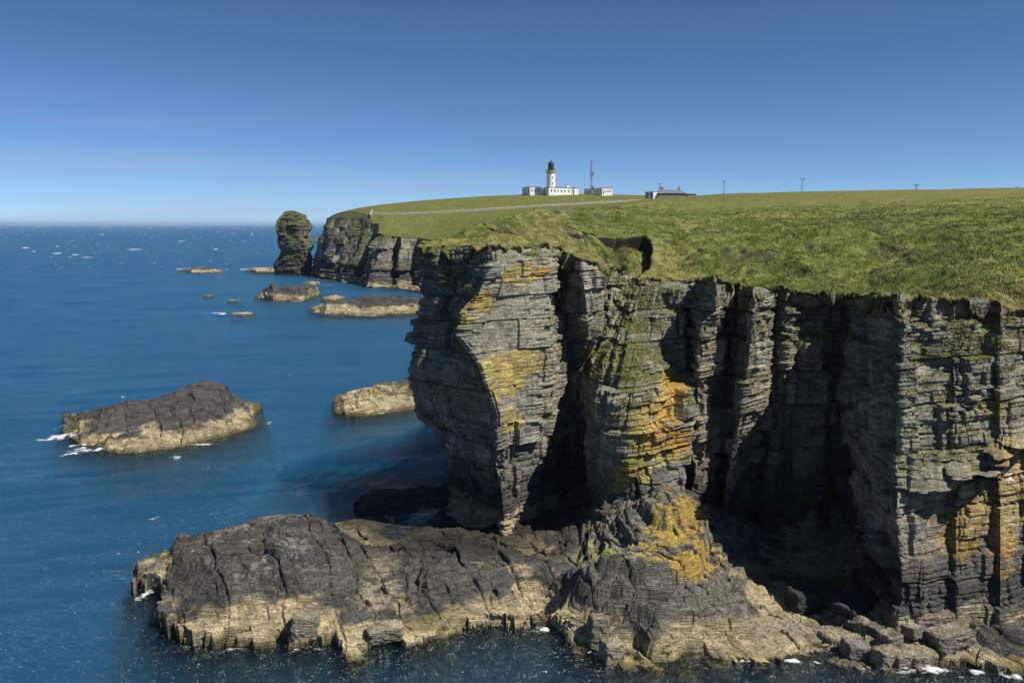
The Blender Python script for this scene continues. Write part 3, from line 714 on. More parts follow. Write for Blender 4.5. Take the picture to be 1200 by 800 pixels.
lm = np.maximum(ell(ppx, ppy, 790, 615, 40, 40), ell(ppx, ppy, 815, 655, 34, 30)); lm = np.maximum(lm, .7 * ell(ppx, ppy, 740, 650, 60, 22))
lf = sst(0, .12, lm) * sst(-.16, .16, .85 * lm - .56 + .45 * n1 + .6 * n2 + .4 * (tint - .45))
lcol = np.empty(c.shape); lcol[:] = (.38, .26, .055); lcol = mixc(lcol, (.25, .25, .07), sst(780, 730, ppx))
c = c * (1 - .85 * lf[..., None]) + .85 * lf[..., None] * lcol
c = np.where((h > 1.6)[..., None], c * np.array((1.12, 1.11, 1.08)), c)
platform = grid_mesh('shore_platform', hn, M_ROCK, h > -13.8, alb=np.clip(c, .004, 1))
tag(platform, kind='structure')

# ------------------------------------------------------------------ sea rocks
SHORE = [PLAT]
def sea_rock(label, front, crest, depth, seed, k=1.0, res=.16, tide=1.8, black=14, peak=.5, wall=.42, name='sea_rock', group='rocks standing in the sea', ang=.4, lich=0, dip=(.10, -.05)):
    fr = np.array(front, float); cr = np.array(crest, float)
    x0, x1 = fr[0, 0], fr[-1, 0]
    Dm = float(proj(*G(fr[len(fr) // 2, 0], fr[len(fr) // 2, 1], 0).T)[2])
    n = max(24, int((x1 - x0) / F * Dm / res)); pxs = np.linspace(x0 - (x1 - x0) * .06, x1 + (x1 - x0) * .06, n)
    yf = np.interp(pxs, fr[:, 0], fr[:, 1]); yc = np.interp(pxs, cr[:, 0], cr[:, 1])
    f = G(pxs, yf, 0.0); Df = proj(f[:, 0], f[:, 1], f[:, 2])[2]
    m = max(20, int(depth * 1.48 / res)); v = np.linspace(-.28, 1.2, m)[:, None]
    e = np.sqrt(np.clip(1 - (np.linspace(-1.12, 1.12, n)) ** 2, 0, 1)) ** .6         # plan taper at the ends
    dep = depth * (.35 + .65 * e)
    D = Df[None] + dep[None] * v
    X = (pxs[None] - 600) / F * D; Y = D * CT + (D * ST - EYE) * ST / CT * 0
    Y = (f[:, 1][None] / Df[None]) * D
    zc = P(pxs, yc, Df + dep * peak)[:, 2]
    zc = np.maximum(zc, .25)
    inner = np.minimum(v, 1 - v) * dep[None]
    uu = np.minimum(np.arange(n), np.arange(n)[::-1]) / n * 1.12 * (x1 - x0) / F * Dm - (x1 - x0) * .06 / F * Dm
    inner = np.minimum(inner, uu[None] + 0 * v)
    wob = .9 * fbm2(X / (2.5 * k), Y / (2.5 * k), seed, 3) * k
    tall = sst(-.2 * k, .45 * k, inner + wob * .6)
    up = np.where(v < peak, wall + (1 - wall) * (np.clip(v, 0, 1) / peak), 1 - .85 * np.clip((v - peak) / (1 - peak), 0, 1) ** 1.6)
    hb = zc[None] * up
    h, tint, hue = cell_detail(X, Y, hb, seed, k, ang, dip, .85, .4)
    h = lerp(hb, h, np.clip(hb / 1.2, .25, 1))
    low = np.clip(-.5 + 3.5 * inner, -14, -.35)
    z = lerp(low, np.maximum(h, .05), tall)
    c = rock_colour(X, Y, z, tint, hue, seed, k, tide, black)
    if lich:
        n1 = fbm2(X / 3, Y / 3, seed + 7, 3); c = mixc(c, (.33, .24, .07), sst(.0, .4, n1 + lich - .5) * sst(tide * .8, tide * 1.3, z) * .8)
    if k < 1.6: SHORE.append(np.vstack([np.c_[X[1], Y[1]], np.c_[X[-2], Y[-2]][::-1]])[::3])
    ctr = np.array([X.mean(), Y.mean(), 0])
    o = grid_mesh(name, np.stack([X, Y, z], -1) - ctr, M_ROCK if k < 1.6 else M_ROCKFAR, z > -13.9, alb=np.clip(c, .004, 1))
    o.location = ctr
    tag(o, label, 'rock', group)
    return o

sea_rock('large black topped sea rock with cream foot and foam at its left end',
    [(74,506),(95,524),(135,531),(165,531),(215,523),(260,512),(298,500),(307,490)],
    [(72,498),(78,490),(100,483),(140,469),(178,467),(205,456),(240,443),(266,446),(276,461),(292,468),(306,486)], 25, 500, 1.2, .11, tide=1.15, peak=.72, wall=.34, dip=(.22, -.22))
sea_rock('yellow lichened sea rock close beside the overhanging cliff nose',
    [(391,482),(405,486),(430,486),(460,481),(494,476)], [(391,480),(402,466),(420,456),(450,447),(480,443),(494,450)], 20, 520, 1.2, .15, tide=1.7, black=8, lich=.4)
sea_rock('long low dark reef with a straight cream waterline below the far cliffs',
    [(363,366),(380,369),(430,369),(500,366),(515,366)], [(363,362),(385,352),(420,346),(440,344),(480,347),(515,344)], 34, 540, 2.0, .4, tide=2.2)
sea_rock('hump ended dark skerry in front of the sea stack',
    [(298,350),(320,353),(355,352),(376,345)], [(298,349),(310,338),(318,332),(330,335),(350,333),(366,331),(376,338)], 26, 560, 2.0, .4, tide=2.2)
sea_rock('small rounded tan rock just behind the hump ended skerry',
    [(353,334),(365,335),(375,333)], [(353,331),(362,328),(375,328)], 10, 580, 2.0, .4, tide=3, black=3)
sea_rock('low tan reef awash by itself at the far left of the skerries',
    [(207,317),(225,320),(262,319)], [(207,316),(222,314),(240,312),(262,317)], 30, 600, 2.0, .5, tide=2.0)
sea_rock('low tan reef with surf touching the left foot of the sea stack',
    [(287,317),(300,319),(324,319)], [(287,316),(300,312),(324,313)], 26, 620, 2.0, .5, tide=2.0)
sea_rock('small tan rock with breaking foam on its left in open water',
    [(271,369),(285,370),(301,369)], [(271,367),(280,365),(290,365),(301,368)], 8, 640, 1.4, .3, tide=3, black=3)
sea_rock('pointed tan rock in the gap between hump ended skerry and long reef',
    [(376,351),(390,352),(406,350)], [(376,350),(388,344),(395,346),(406,349)], 14, 660, 2.0, .4, tide=2.8, black=3)
sea_rock('tiny tan rock just left of the hump ended skerry',
    [(266,353),(275,354),(284,353)], [(266,352),(274,350),(284,352)], 6, 680, 1.4, .3, tide=3, black=3)
sea_rock('tiny lone rock awash farther out in open water',
    [(238,347),(243,347.6),(252,347)], [(238,346.5),(244,345),(252,346.7)], 5, 690, 1.4, .3, tide=3, black=3)
sea_rock('cream boulder reef lying along the foot of the far cliffs',
    [(404,327),(425,333),(450,337),(480,340),(500,342)], [(404,323),(425,327),(450,331),(480,334),(500,336)], 24, 700, 2.2, .5, tide=4, black=3)

# ------------------------------------------------------------------ sea stack
def sea_stack():
    ys = np.array([249,252,258,265,276,290,294,305,318,326])
    xl = np.array([334,331,327.5,326,327,326,329,324,320,319.5]) - .5; xr = np.array([350,356,360,362,362,362,361,362,361,359.5])
    D = 515.0
    zs = P(0 * ys, ys, D)[:, 2]; L = (xl - 600) / F * D; Rr = (xr - 600) / F * D
    o = np.argsort(zs); zs = zs[o]; L = L[o]; Rr = Rr[o]
    nz_ = 150; na = 260
    z = np.linspace(-6, zs[-1], nz_); l = np.interp(z, zs, L); r = np.interp(z, zs, Rr)
    a = np.linspace(0, 2 * math.pi, na, endpoint=True)
    cx = (l + r) / 2; rx = (r - l) / 2; Y0 = P(343, 320, D)[1] + 6
    sup = lambda c: np.sign(c) * np.abs(c) ** .75
    ux = sup(np.cos(a)); uy = sup(np.sin(a))
    X = cx[:, None] + rx[:, None] * ux[None]; Y = Y0 + (rx * .95)[:, None] * uy[None]; Z = np.repeat(z[:, None], na, 1)
    s = np.repeat((a * 11)[None], nz_, 0)
    d, t, h = face_detail(s, Z + .05 * X, 800, 1.8)
    w = sst(0, .4, np.minimum(a, 2 * math.pi - a))[None]
    d = (d * .7 + 1.3 * fbm3(X / 7, Y / 7, Z / 7, 803, 3)) 
    d = d * w + (1 - w) * d[:, :1]
    nx = np.cos(a)[None]; ny = np.sin(a)[None]
    Pn = np.stack([X + nx * d, Y + ny * d, Z], -1)
    cap = []
    for q_ in (.85, .6, .3, .02):
        cc = Pn[-1].copy(); m = cc.mean(0); cc[:, :2] = m[:2] + (cc[:, :2] - m[:2]) * q_; cc[:, 2] += (1 - q_ ** 2) * 1.0 + .3 * fbm2(cc[:, 0] / 2, cc[:, 1] / 2, 5, 2); cap.append(cc)
    Pn = np.vstack([Pn, np.array(cap)])
    n = norm_z(Pn)[..., 2]
    c = rock_colour(Pn[..., 0], Pn[..., 1], Pn[..., 2], np.vstack([t, t[:4]]), np.vstack([h, h[:4]]), 800, 2.5, 2.2, 12) * .85
    n1 = fbm3(Pn[..., 0] / 6, Pn[..., 1] / 6, Pn[..., 2] / 5, 805, 3)
    c = mixc(c, (.09, .095, .03), sst(.1, .5, n * 1.2 + .6 * n1 + .01 * (Pn[..., 2] - 12)) * sst(6, 12, Pn[..., 2]) * .85)
    c = mixc(c, (.10, .10, .03), sst(.3, .7, np.abs(n)) * sst(10, 14, Pn[..., 2]) * .8)
    ctr = np.array([cx.mean(), Y0, 0])
    o = grid_mesh('sea_stack', Pn - ctr, M_ROCKFAR, flip=False, alb=np.clip(c, .004, 1)); o.location = ctr
    tag(o, 'tall free standing dark sea stack with grassy crown beside the far cliff', 'sea stack')
sea_stack()

# ------------------------------------------------------------------ sea
def sea_mat():
    m, nt, b = new_mat('sea_water'); L = nt.links.new
    geo = N(nt, 'ShaderNodeNewGeometry')
    def nz(scale, sc, det=3.0, rot=0.0):
        mp = N(nt, 'ShaderNodeMapping'); mp.inputs['Scale'].default_value = sc; mp.inputs['Rotation'].default_value = (0, 0, rot); L(geo.outputs['Position'], mp.inputs['Vector'])
        n = N(nt, 'ShaderNodeTexNoise', i_Scale=scale, i_Detail=det, i_Roughness=.6); L(mp.outputs[0], n.inputs['Vector']); return n
    w1 = nz(.16, (.55, 1.4, 1), 4.0, .15); w2 = nz(.75, (.6, 1.3, 1), 4.0, -.1); w3 = nz(.03, (.4, 1.6, 1), 2.0, .1)
    b1 = N(nt, 'ShaderNodeBump', i_Strength=1.0, i_Distance=1.0); L(w1.outputs['Fac'], b1.inputs['Height'])
    b2 = N(nt, 'ShaderNodeBump', i_Strength=1.0, i_Distance=2.0); L(w2.outputs['Fac'], b2.inputs['Height']); L(b1.outputs[0], b2.inputs['Normal'])
    rr = N(nt, 'ShaderNodeMapRange', i_1=.35, i_2=.65, i_3=.08, i_4=.26); L(w3.outputs['Fac'], rr.inputs[0])
    nt.nodes.remove(b); out = [n for n in nt.nodes if n.type == 'OUTPUT_MATERIAL'][0]
    fr = N(nt, 'ShaderNodeFresnel', i_IOR=1.38); L(b2.outputs[0], fr.inputs['Normal'])
    tr = N(nt, 'ShaderNodeBsdfTransparent'); gl = N(nt, 'ShaderNodeBsdfGlossy'); L(rr.outputs[0], gl.inputs['Roughness']); L(b2.outputs[0], gl.inputs['Normal'])
    mx = N(nt, 'ShaderNodeMixShader'); L(fr.outputs[0], mx.inputs[0]); L(tr.outputs[0], mx.inputs[1]); L(gl.outputs[0], mx.inputs[2]); L(mx.outputs[0], out.inputs['Surface'])
    vs_ = N(nt, 'ShaderNodeVolumeScatter', i_Density=.032); vs_.inputs['Color'].default_value = (.2, .62, 1, 1)
    va = N(nt, 'ShaderNodeVolumeAbsorption', i_Density=.14); va.inputs['Color'].default_value = (.08, .6, .78, 1)
    ad = N(nt, 'ShaderNodeAddShader'); L(vs_.outputs[0], ad.inputs[0]); L(va.outputs[0], ad.inputs[1]); L(ad.outputs[0], out.inputs['Volume'])
    return m
M_SEA = sea_mat()
wd = np.r_[np.exp(np.linspace(math.log(34), math.log(900), 860)), np.exp(np.linspace(math.log(905), math.log(5000), 240)), np.exp(np.linspace(math.log(5300), math.log(40000), 24))]
wp = np.r_[np.linspace(-700, -110, 60), np.linspace(-100, 560, 420), np.linspace(562, 1320, 300), np.linspace(1330, 1700, 24)]
WX = (wp[None] - 600) / F * wd[:, None]; WY = np.repeat(wd[:, None], len(wp), 1)
wb = WY < 330
spc = np.maximum(np.gradient(wd)[:, None], np.gradient(wp)[None] / F * wd[:, None])
WZ = np.zeros(WX.shape)
for k_, (lam, sl_) in enumerate([(2.6, .030), (5.2, .034), (10, .030), (21, .018), (44, .008), (90, .005)]):
    ca, sa = math.cos(.18 + .07 * k_), math.sin(.18 + .07 * k_)
    U = WX * ca + WY * sa; W_ = -WX * sa + WY * ca
    WZ += sst(2.2, 4.0, lam / spc) * sl_ * lam * (noise2(U / (lam * 1.7), W_ / lam, 720 + k_) * .7 - .6 * np.abs(noise2(U / (lam * 2.1), W_ / lam, 730 + k_)) + .25)
nb_ = (WY < 180) & (np.abs(WX) < 80); sdw = np.full(WX.shape, 99.0); sdw[nb_] = polydist(WX[nb_], WY[nb_], PLAT)
WZ *= .55 + .45 * sst(0, 14, sdw)
WZ[0] = WZ[-1] = 0; WZ[:, 0] = WZ[:, -1] = 0
def ring(a, z=None):
    a = np.pad(a, 1, mode='edge')
    if z is not None: a[0] = z; a[-1] = z; a[:, 0] = z; a[:, -1] = z
    return a
RX, RY, RZ_ = ring(WX), ring(WY), ring(WZ, -60.0)
n_r, n_c = RX.shape; idx = np.arange(n_r * n_c).reshape(n_r, n_c)
q = np.stack([idx[:-1, :-1], idx[:-1, 1:], idx[1:, 1:], idx[1:, :-1]], -1).reshape(-1, 4)
bt = np.stack([idx[:-1, 0], idx[1:, 0], idx[1:, -1], idx[:-1, -1]], -1)
sea = mesh_np('sea', np.stack([RX, RY, RZ_], -1).reshape(-1, 3), np.vstack([q, bt]), M_SEA, smooth=True)
# sea bed under it
bgx = np.linspace(-160, 110, 270); bgy = np.linspace(32, 420, 380); BX, BY = np.meshgrid(bgx, bgy)
bz_ = -24 - 4 * fbm2(BX / 40, BY / 40, 760, 3) - .05 * np.maximum(0, BY - 120)
sand = np.maximum(sst(1.5, .1, np.hypot((BX + 26) / 26, (BY - 124) / 22) + .5 * fbm2(BX / 9, BY / 9, 763, 3)), sst(1.1, .4, np.hypot((BX + 52) / 30, (BY - 285) / 14)))
bz_ = lerp(bz_, -6.5 - 1.0 * fbm2(BX / 12, BY / 12, 761, 2), sand)
ap = polydist(BX, BY, PLAT); bz_ = np.where(inside(BX, BY, PLAT), np.maximum(bz_, -8), np.maximum(bz_, -6.0 - 2.2 * ap + .4 * fbm2(BX / 3, BY / 3, 764, 3)))
reef = sst(.15, .5, fbm2(BX / 14, BY / 20, 762, 3)); bz_ = bz_ + .0 * reef
bc_ = np.empty(BX.shape + (3,)); bc_[:] = (.022, .026, .014); bc_ = mixc(bc_, (.62, .60, .50), sand); bc_ = mixc(bc_, (.02, .024, .012), reef * .8 * (1 - sand))
bed = grid_mesh('seabed', np.stack([BX, BY, bz_], -1), M_ROCK, alb=bc_); tag(bed, kind='structure')
tag(sea, kind='structure')

# ------------------------------------------------------------------ grass blades
def blades(name, base, hgt, wid, colr, seed):
    g = np.random.default_rng(seed); n = len(base)
    a = g.uniform(0, 2 * math.pi, n); dx = np.cos(a) * wid / 2; dy = np.sin(a) * wid / 2
    lean = g.normal(0, .35, (n, 2)) * hgt[:, None] + np.array([-.18, .05]) * hgt[:, None]
    V = np.empty((n, 3, 3)); V[:, 0] = base; V[:, 1] = base; V[:, 2] = base
    V[:, 0, 0] -= dx; V[:, 0, 1] -= dy; V[:, 1, 0] += dx; V[:, 1, 1] += dy
    V[:, 0, 2] -= .05; V[:, 1, 2] -= .05
    V[:, 2, :2] += lean; V[:, 2, 2] += hgt
    c = np.repeat(colr[:, None], 3, 1); c[:, :2] *= .8
    o = mesh_np(name, V.reshape(-1, 3), np.arange(n * 3).reshape(n, 3), M_BLADE, alb=np.clip(c.reshape(-1, 3), .004, 1))
    tag(o, kind='stuff'); return o

nb = 420000
bp = rng.uniform(470, 1420, nb); bD = 1 / rng.uniform(1 / 210, 1 / 60, nb)
bx = (bp - 600) / F * bD; by = bD * CT
k = inside(bx, by, POLY) & (bD < 205 - 90 * rng.uniform(0, 1, nb) ** 2); bx = bx[k]; by = by[k]
keep = fbm2(bx / 1.6, by / 1.6, 601, 3) + rng.uniform(-.7, .9, len(bx)) > -.25; bx = bx[keep]; by = by[keep]
sk = polydist(bx, by, SCAR) > .8; bx = bx[sk]; by = by[sk]
bz = ground(bx, by)
h_ = rng.uniform(.06, .22, len(bx)) * (1 + .8 * sst(0, .6, fbm2(bx / 4, by / 4, 602, 3)))
bc = turf_colour(bx, by, bz, np.ones(len(bx)))
r_ = rng.uniform(0, 1, len(bx))
bc = bc * rng.uniform(.9, 1.55, (len(bx), 1))
bc = mixc(bc, (.27, .23, .09), (r_ > .86) * .75); bc = mixc(bc, (.19, .12, .05), sst(-.05, .45, fbm2(bx / 5, by / 5, 97, 3)) * sst(1.6, .2, polydist(bx, by, EDGE[::15], closed=False)) * .7)
blades('headland_grass', np.c_[bx, by, bz - .04], h_, .035 + .0006 * np.hypot(bx, by) * rng.uniform(.6, 1.2, len(bx)), bc, 11)

gi = np.argwhere((CL_G[:nr] > .55) & (CL_N[:nr, :, 2] > .02))
gi = gi[rng.integers(0, len(gi), 60000)]
gb = CL_P[gi[:, 0], gi[:, 1]] + CL_N[gi[:, 0], gi[:, 1]] * .02
gh = rng.uniform(.05, .2, len(gb))
gc = np.array((.20, .20, .055)) * rng.uniform(.6, 1.6, (len(gb), 1)); gc = mixc(gc, (.23, .2, .08), (rng.uniform(0, 1, len(gb)) > .75) * .7)
blades('ledge_grass', gb, gh, rng.uniform(.04, .09, len(gb)), gc, 12)

# ------------------------------------------------------------------ foam
mf, ntf, bf = new_mat('foam'); bf.inputs['Base Color'].default_value = (.75, .79, .80, 1); bf.inputs['Roughness'].default_value = .8
_at = N(ntf, 'ShaderNodeAttribute', attribute_name='cover'); _g = N(ntf, 'ShaderNodeNewGeometry'); _n = N(ntf, 'ShaderNodeTexNoise', i_Scale=2.6, i_Detail=6.0, i_Roughness=.75)
ntf.links.new(_g.outputs['Position'], _n.inputs['Vector'])
_m = N(ntf, 'ShaderNodeMapRange', i_1=.32, i_2=.68, i_3=-.5, i_4=.5); ntf.links.new(_n.outputs['Fac'], _m.inputs[0])
_a = N(ntf, 'ShaderNodeMath', operation='ADD', use_clamp=True); ntf.links.new(_at.outputs['Fac'], _a.inputs[0]); ntf.links.new(_m.outputs[0], _a.inputs[1])
ntf.links.new(_a.outputs[0], bf.inputs['Alpha'])
def foam_patch(px, py, rx, ry, seed, thr=.0, res=None, rot=0.0):
    D = float(proj(*G(px, py, 0).T)[2]); c = G(px, py, 0)
    Rx = rx / F * D; Ry = abs(G(px, py - ry, 0)[1] - G(px, py + ry, 0)[1]) / 2
    res = res or max(.09, min(Rx, Ry) / 40)
    x = np.arange(-Rx, Rx, res); y = np.arange(-Ry, Ry, res); X, Y = np.meshgrid(x, y)
    ca, sa = math.cos(rot), math.sin(rot); U = X * ca + Y * sa; W = -X * sa + Y * ca
    r = np.hypot(U / Rx, W / Ry)
    n = fbm2((X + c[0]) / max(Rx * .35, .8), (Y + c[1]) / max(Ry * .35, .8), seed, 4) + .45 * fbm2((X + c[0]) / .8, (Y + c[1]) / 1.0, seed + 1, 4)
    m = (n * .9 + .75 - 1.25 * r) > thr
    Z = .22 + .12 * np.clip(n, 0, 1)
    idx = np.arange(X.size).reshape(X.shape)
    q = np.stack([idx[:-1, :-1], idx[:-1, 1:], idx[1:, 1:], idx[1:, :-1]], -1)[m[:-1, :-1]]
    cov = np.clip(((n * .9 + .75 - 1.25 * r) - thr) * 1.1, 0, .95) - .15
    return np.stack([X + c[0], Y + c[1], Z], -1).reshape(-1, 3), q.reshape(-1, 4), cov.ravel()
fv = []; ff_ = []; fa = []; nv = 0
def add_foam(*a, **k):
    global nv
    v, q, c_ = foam_patch(*a, **k)
    if len(q): fv.append(v); fa.append(c_); ff_.append(q + nv); nv += len(v)
for a in [(76,512,16,9,1,.0),(95,526,26,7,2,.1),(122,527,20,6,3,.05),(70,503,8,6,4,.1),(150,531,16,3,5,.25),(313,488,8,4,6,.5),(258,368,16,2.2,7,.0),(214,315.5,9,1.2,8,.0),(262,316.5,8,1.0,9,.3),(290,315.5,8,1.5,10,.0),(326,321.5,9,1.2,11,.1),
          (384,334.5,9,.9,12,.3),(392,341.5,10,1.2,13,.2),(512,738,9,7,14,-.05),(1110,778,30,6,15,.15),(1135,791,26,8,16,.1),(1180,797,30,7,17,.35),(172,676,9,3,18,.45),(398,480,9,3,19,.5),(405,331,12,1.2,20,.4),(168,690,7,16,30,.55),(205,730,14,12,31,.6),(300,760,50,3,32,.6),(430,768,40,4,33,.6),(560,745,60,3,34,.6),(640,742,14,6,35,.5),(860,778,60,4,36,.5),(980,780,50,5,37,.4),(1060,786,50,5,38,.4),(230,523,60,4,39,.55),(430,370.5,60,1,40,.6),(335,354,40,.9,41,.5),(440,486,40,2.5,42,.6),(690,769,26,3,21,.45),(205,540,20,5,51,.45),(60,515,14,7,52,.3),(85,533,24,5,53,.35),(120,538,30,4,54,.5),(316,497,10,5,55,.45),(170,700,10,20,56,.4),(250,764,50,5,57,.45),(360,764,40,5,58,.45),(500,757,50,4,59,.45),(1090,790,60,8,60,.3),(930,779,50,5,61,.45),(760,787,30,3,22,.6)]:
    add_foam(*a)
mesh_np('sea_foam', np.vstack(fv), np.vstack(ff_), mf, cover=np.concatenate(fa)); tag(bpy.data.objects['sea_foam'], kind='stuff')
# breaking crests far out
fv = []; ff_ = []; nv = 0
gw = np.random.default_rng(5)
wl = [(30,291,10,.9),(68,297.5,12,1.1),(88,299,10,1.0),(158,293,15,1.2),(102,302,14,.7),(253,292.5,5,.9),(40,295,5,.7),(120,275,6,.5),(212,283,9,.6)]
for i_ in range(330):
    py = 265.5 + 62 * gw.random() ** 2.2; wl.append((gw.uniform(-40, 420), py, gw.uniform(.5, 1.8) * (1.8 if gw.random() > .92 else 1), gw.uniform(.12, .3)))
for a, b, rx, ry in wl:
    if rx > 3: rx *= .75; ry *= .6
    D = float(proj(*G(a, b, 0).T)[2]); c = G(a, b, 0); Rx = rx / F * D; Ry = ry / F * D * 1.5
    t = np.linspace(0, 2 * math.pi, 15)[:-1]; rr = gw.uniform(.55, 1.15, 14)
    v = np.c_[c[0] + Rx * rr * np.cos(t), c[1] + Ry * 3 * rr * np.sin(t), .1 + ry / F * D * .9 * (np.sin(t) * rr + .9)]
    v = np.vstack([v, [[c[0], c[1], .3 + ry / F * D * .8]]])
    ff_.append(np.array([(nv + 14, nv + j, nv + (j + 1) % 14) for j in range(14)])); fv.append(v); nv += 15
mesh_np('whitecaps', np.vstack(fv), np.vstack(ff_), mf, cover=np.tile(np.r_[np.zeros(14), 1.0], len(fv))); tag(bpy.data.objects['whitecaps'], kind='stuff')

# ------------------------------------------------------------------ lighthouse station
M_WHITE = plain('white_paint', (.78, .78, .76), .6, var=.08, scale=1.0)
M_BUFF = plain('buff_paint', (.55, .40, .19), .6)
M_BLACK = plain('black_iron', (.02, .025, .024), .4, .3)
M_GLASS = plain('lantern_glass', (.05, .07, .08), .1)
M_WIN = plain('dark_window', (.035, .04, .05), .2)
M_COPE = plain('grey_coping', (.22, .21, .20), .8)
M_SLATE = plain('slate_roof', (.13, .15, .18), .5, var=.25, scale=6)
M_STONE = plain('weathered_stone', (.24, .21, .17), .9, var=.4, scale=2)
M_STEEL = plain('galvanised_steel', (.22, .25, .29), .5, .4)
M_WOOD = plain('pole_wood', (.07, .06, .05), .9)
M_RED = plain('red_paint', (.45, .08, .04), .6)
M_YARD = plain('pale_wall_stone', (.38, .34, .27), .9, var=.45, scale=1.2)

def at_ground(px, D):
    X = (px - 600) / F * D; Y = D * CT
    z = float(ground(np.array([X]), np.array([Y]))[0])
    for _ in range(4):
        Dd = Y * CT - (z - EYE) * ST; X = (px - 600) / F * Dd
        z = float(ground(np.array([X]), np.array([Y]))[0])
    return np.array([X, Y, z])

LD = 560.0; RZ = R(25)
def seat(px, py=None, D=LD):
    p = at_ground(px, D)
    if py is not None: p[2] = P(px, py, D)[2]
    return p
base = seat(645.5, 227.6)
t = empty('lighthouse', base, RZ)
tag(t, 'tall white lighthouse tower with buff gallery band and black lantern', 'lighthouse')
m = MB(); m.lathe([(2.95, -2), (2.9, 0), (2.62, 12.2), (2.6, 12.6)], 32); m.build('tower', M_WHITE, t, True)
m = MB(); m.box(-3.1, 3.1, -3.1, 3.1, -2, 3.6); pl = m.build('plinth', M_WHITE, t)
m = MB(); m.box(-3.25, 3.25, -3.25, 3.25, 3.6, 3.95); m.build('coping', M_COPE, pl)
for x in (-1.1, 1.3):
    m = MB(); m.box(x - .4, x + .4, -3.18, -3.08, 1.0, 2.5); m.build('window', M_WIN, t)
m = MB(); m.lathe([(2.6, 12.5), (3.15, 13.2), (3.3, 13.7), (3.3, 14.2), (3.05, 14.25)], 32); g_ = m.build('gallery', M_BUFF, t, False)
m = MB()
for i_ in range(24):
    a = 2 * math.pi * i_ / 24; m.bar((3.15 * math.cos(a), 3.15 * math.sin(a), 14.2), (3.15 * math.cos(a), 3.15 * math.sin(a), 15.2), .04, 4)
    b_ = 2 * math.pi * (i_ + 1) / 24
    for zz in (14.7, 15.2): m.bar((3.15 * math.cos(a), 3.15 * math.sin(a), zz), (3.15 * math.cos(b_), 3.15 * math.sin(b_), zz), .035, 4)
m.build('railing', M_BLACK, g_)
m = MB(); m.lathe([(1.95, 14.2), (1.95, 15.4)], 16)
m.lathe([(1.9, 18.1), (2.05, 18.2), (1.75, 19.0), (1.1, 19.7), (.45, 20.0), (.4, 20.5), (.12, 20.7), (.06, 21.8)], 16)
for i_ in range(10):
    a = 2 * math.pi * i_ / 10; c_ = 2 * math.pi * (i_ + 1) / 10
    m.bar((1.85 * math.cos(a), 1.85 * math.sin(a), 15.3), (1.85 * math.cos(c_), 1.85 * math.sin(c_), 18.2), .07, 4)
    m.bar((1.85 * math.cos(c_), 1.85 * math.sin(c_), 15.3), (1.85 * math.cos(a), 1.85 * math.sin(a), 18.2), .07, 4)
la = m.build('lantern', M_BLACK, t)
m = MB(); m.lathe([(1.7, 15.4), (1.7, 18.15)], 16); m.build('glazing', M_GLASS, la)
for zz in (5.6, 9.2):
    m = MB(); a = R(-80); m.box(-.35, .35, -2.95 + zz * .026, -2.4, zz, zz + 1.2); m.build('window', M_WIN, t)

def flat_house(name, label, px, py, L, W, H, wins, extra=None, cat='building', side_wins=3):
    p = seat(px, py)
    t = empty(name, p, RZ); tag(t, label, cat)
    m = MB(); m.box(0, L, 0, W, -2, H); m.build('wall', M_WHITE, t)
    m = MB(); m.box(-.15, L + .15, -.15, W + .15, H, H + .35); m.build('coping', M_COPE if cat == 'building' else M_WHITE, t)
    for x, w, z0, z1 in wins:
        m = MB(); m.box(x - w / 2, x + w / 2, -.04, .08, z0, z1); m.build('window' if z0 > .3 else 'door', M_WIN, t)
    for i_ in range(side_wins):
        y = W * (i_ + .6) / side_wins; m = MB(); m.box(-.04, .08, y - .45, y + .45, 1.0, 2.4); m.build('window', M_WIN, t)
    if extra: extra(t, L, W, H)
    return t
def chim(x, y, w=1.1, h=1.6, mat=None):
    def f(t, L, W, H):
        m = MB(); m.box(x - w / 2, x + w / 2, y - w / 2, y + w / 2, H + .3, H + .3 + h); c_ = m.build('chimney', mat or M_WHITE, t)
        m = MB(); m.box(x - w / 2 - .1, x + w / 2 + .1, y - w / 2 - .1, y + w / 2 + .1, H + .3 + h, H + .5 + h); m.build('cap', M_COPE, c_)
    return f
def two(a, b):
    def f(*k): a(*k); b(*k)
    return f
flat_house('keepers_house', 'low white flat roofed house on the outer side of the lighthouse', 621, 227.2, 8, 11.5, 3.7, [(1.3, .8, 1.0, 2.4), (3.4, .8, 1.0, 2.4), (5.5, .8, 1.0, 2.4)], chim(2, 6, .9, .6))
flat_house('keepers_house', 'long white house with chimneys joining the inner side of lighthouse', 650.6, 227.8, 17.2, 9, 3.7, [(1.9, .8, 1.0, 2.4), (4.6, .8, 1.0, 2.4), (7.1, .8, 1.0, 2.4), (10, .8, 1.0, 2.4), (13.4, .8, 1.0, 2.4)], two(two(chim(10.5, 3, 1.7, 1.7), chim(2, 2.5, 2.2, .5, M_COPE)), chim(4.5, 5, .8, .6)), side_wins=0)
t = flat_house('service_block', 'separate white service block with grey flank beside the mast', 705.5, 228.0, 7.6, 23, 3.5, [(1.2, .9, 0, 2.2), (3.0, .7, 1, 2.2), (6.2, .9, 1, 2.2)], None, side_wins=7)
m = MB(); m.box(4.1, 5.0, -.06, .02, 1.0, 2.5); m.build('sign_panel', M_RED, t)
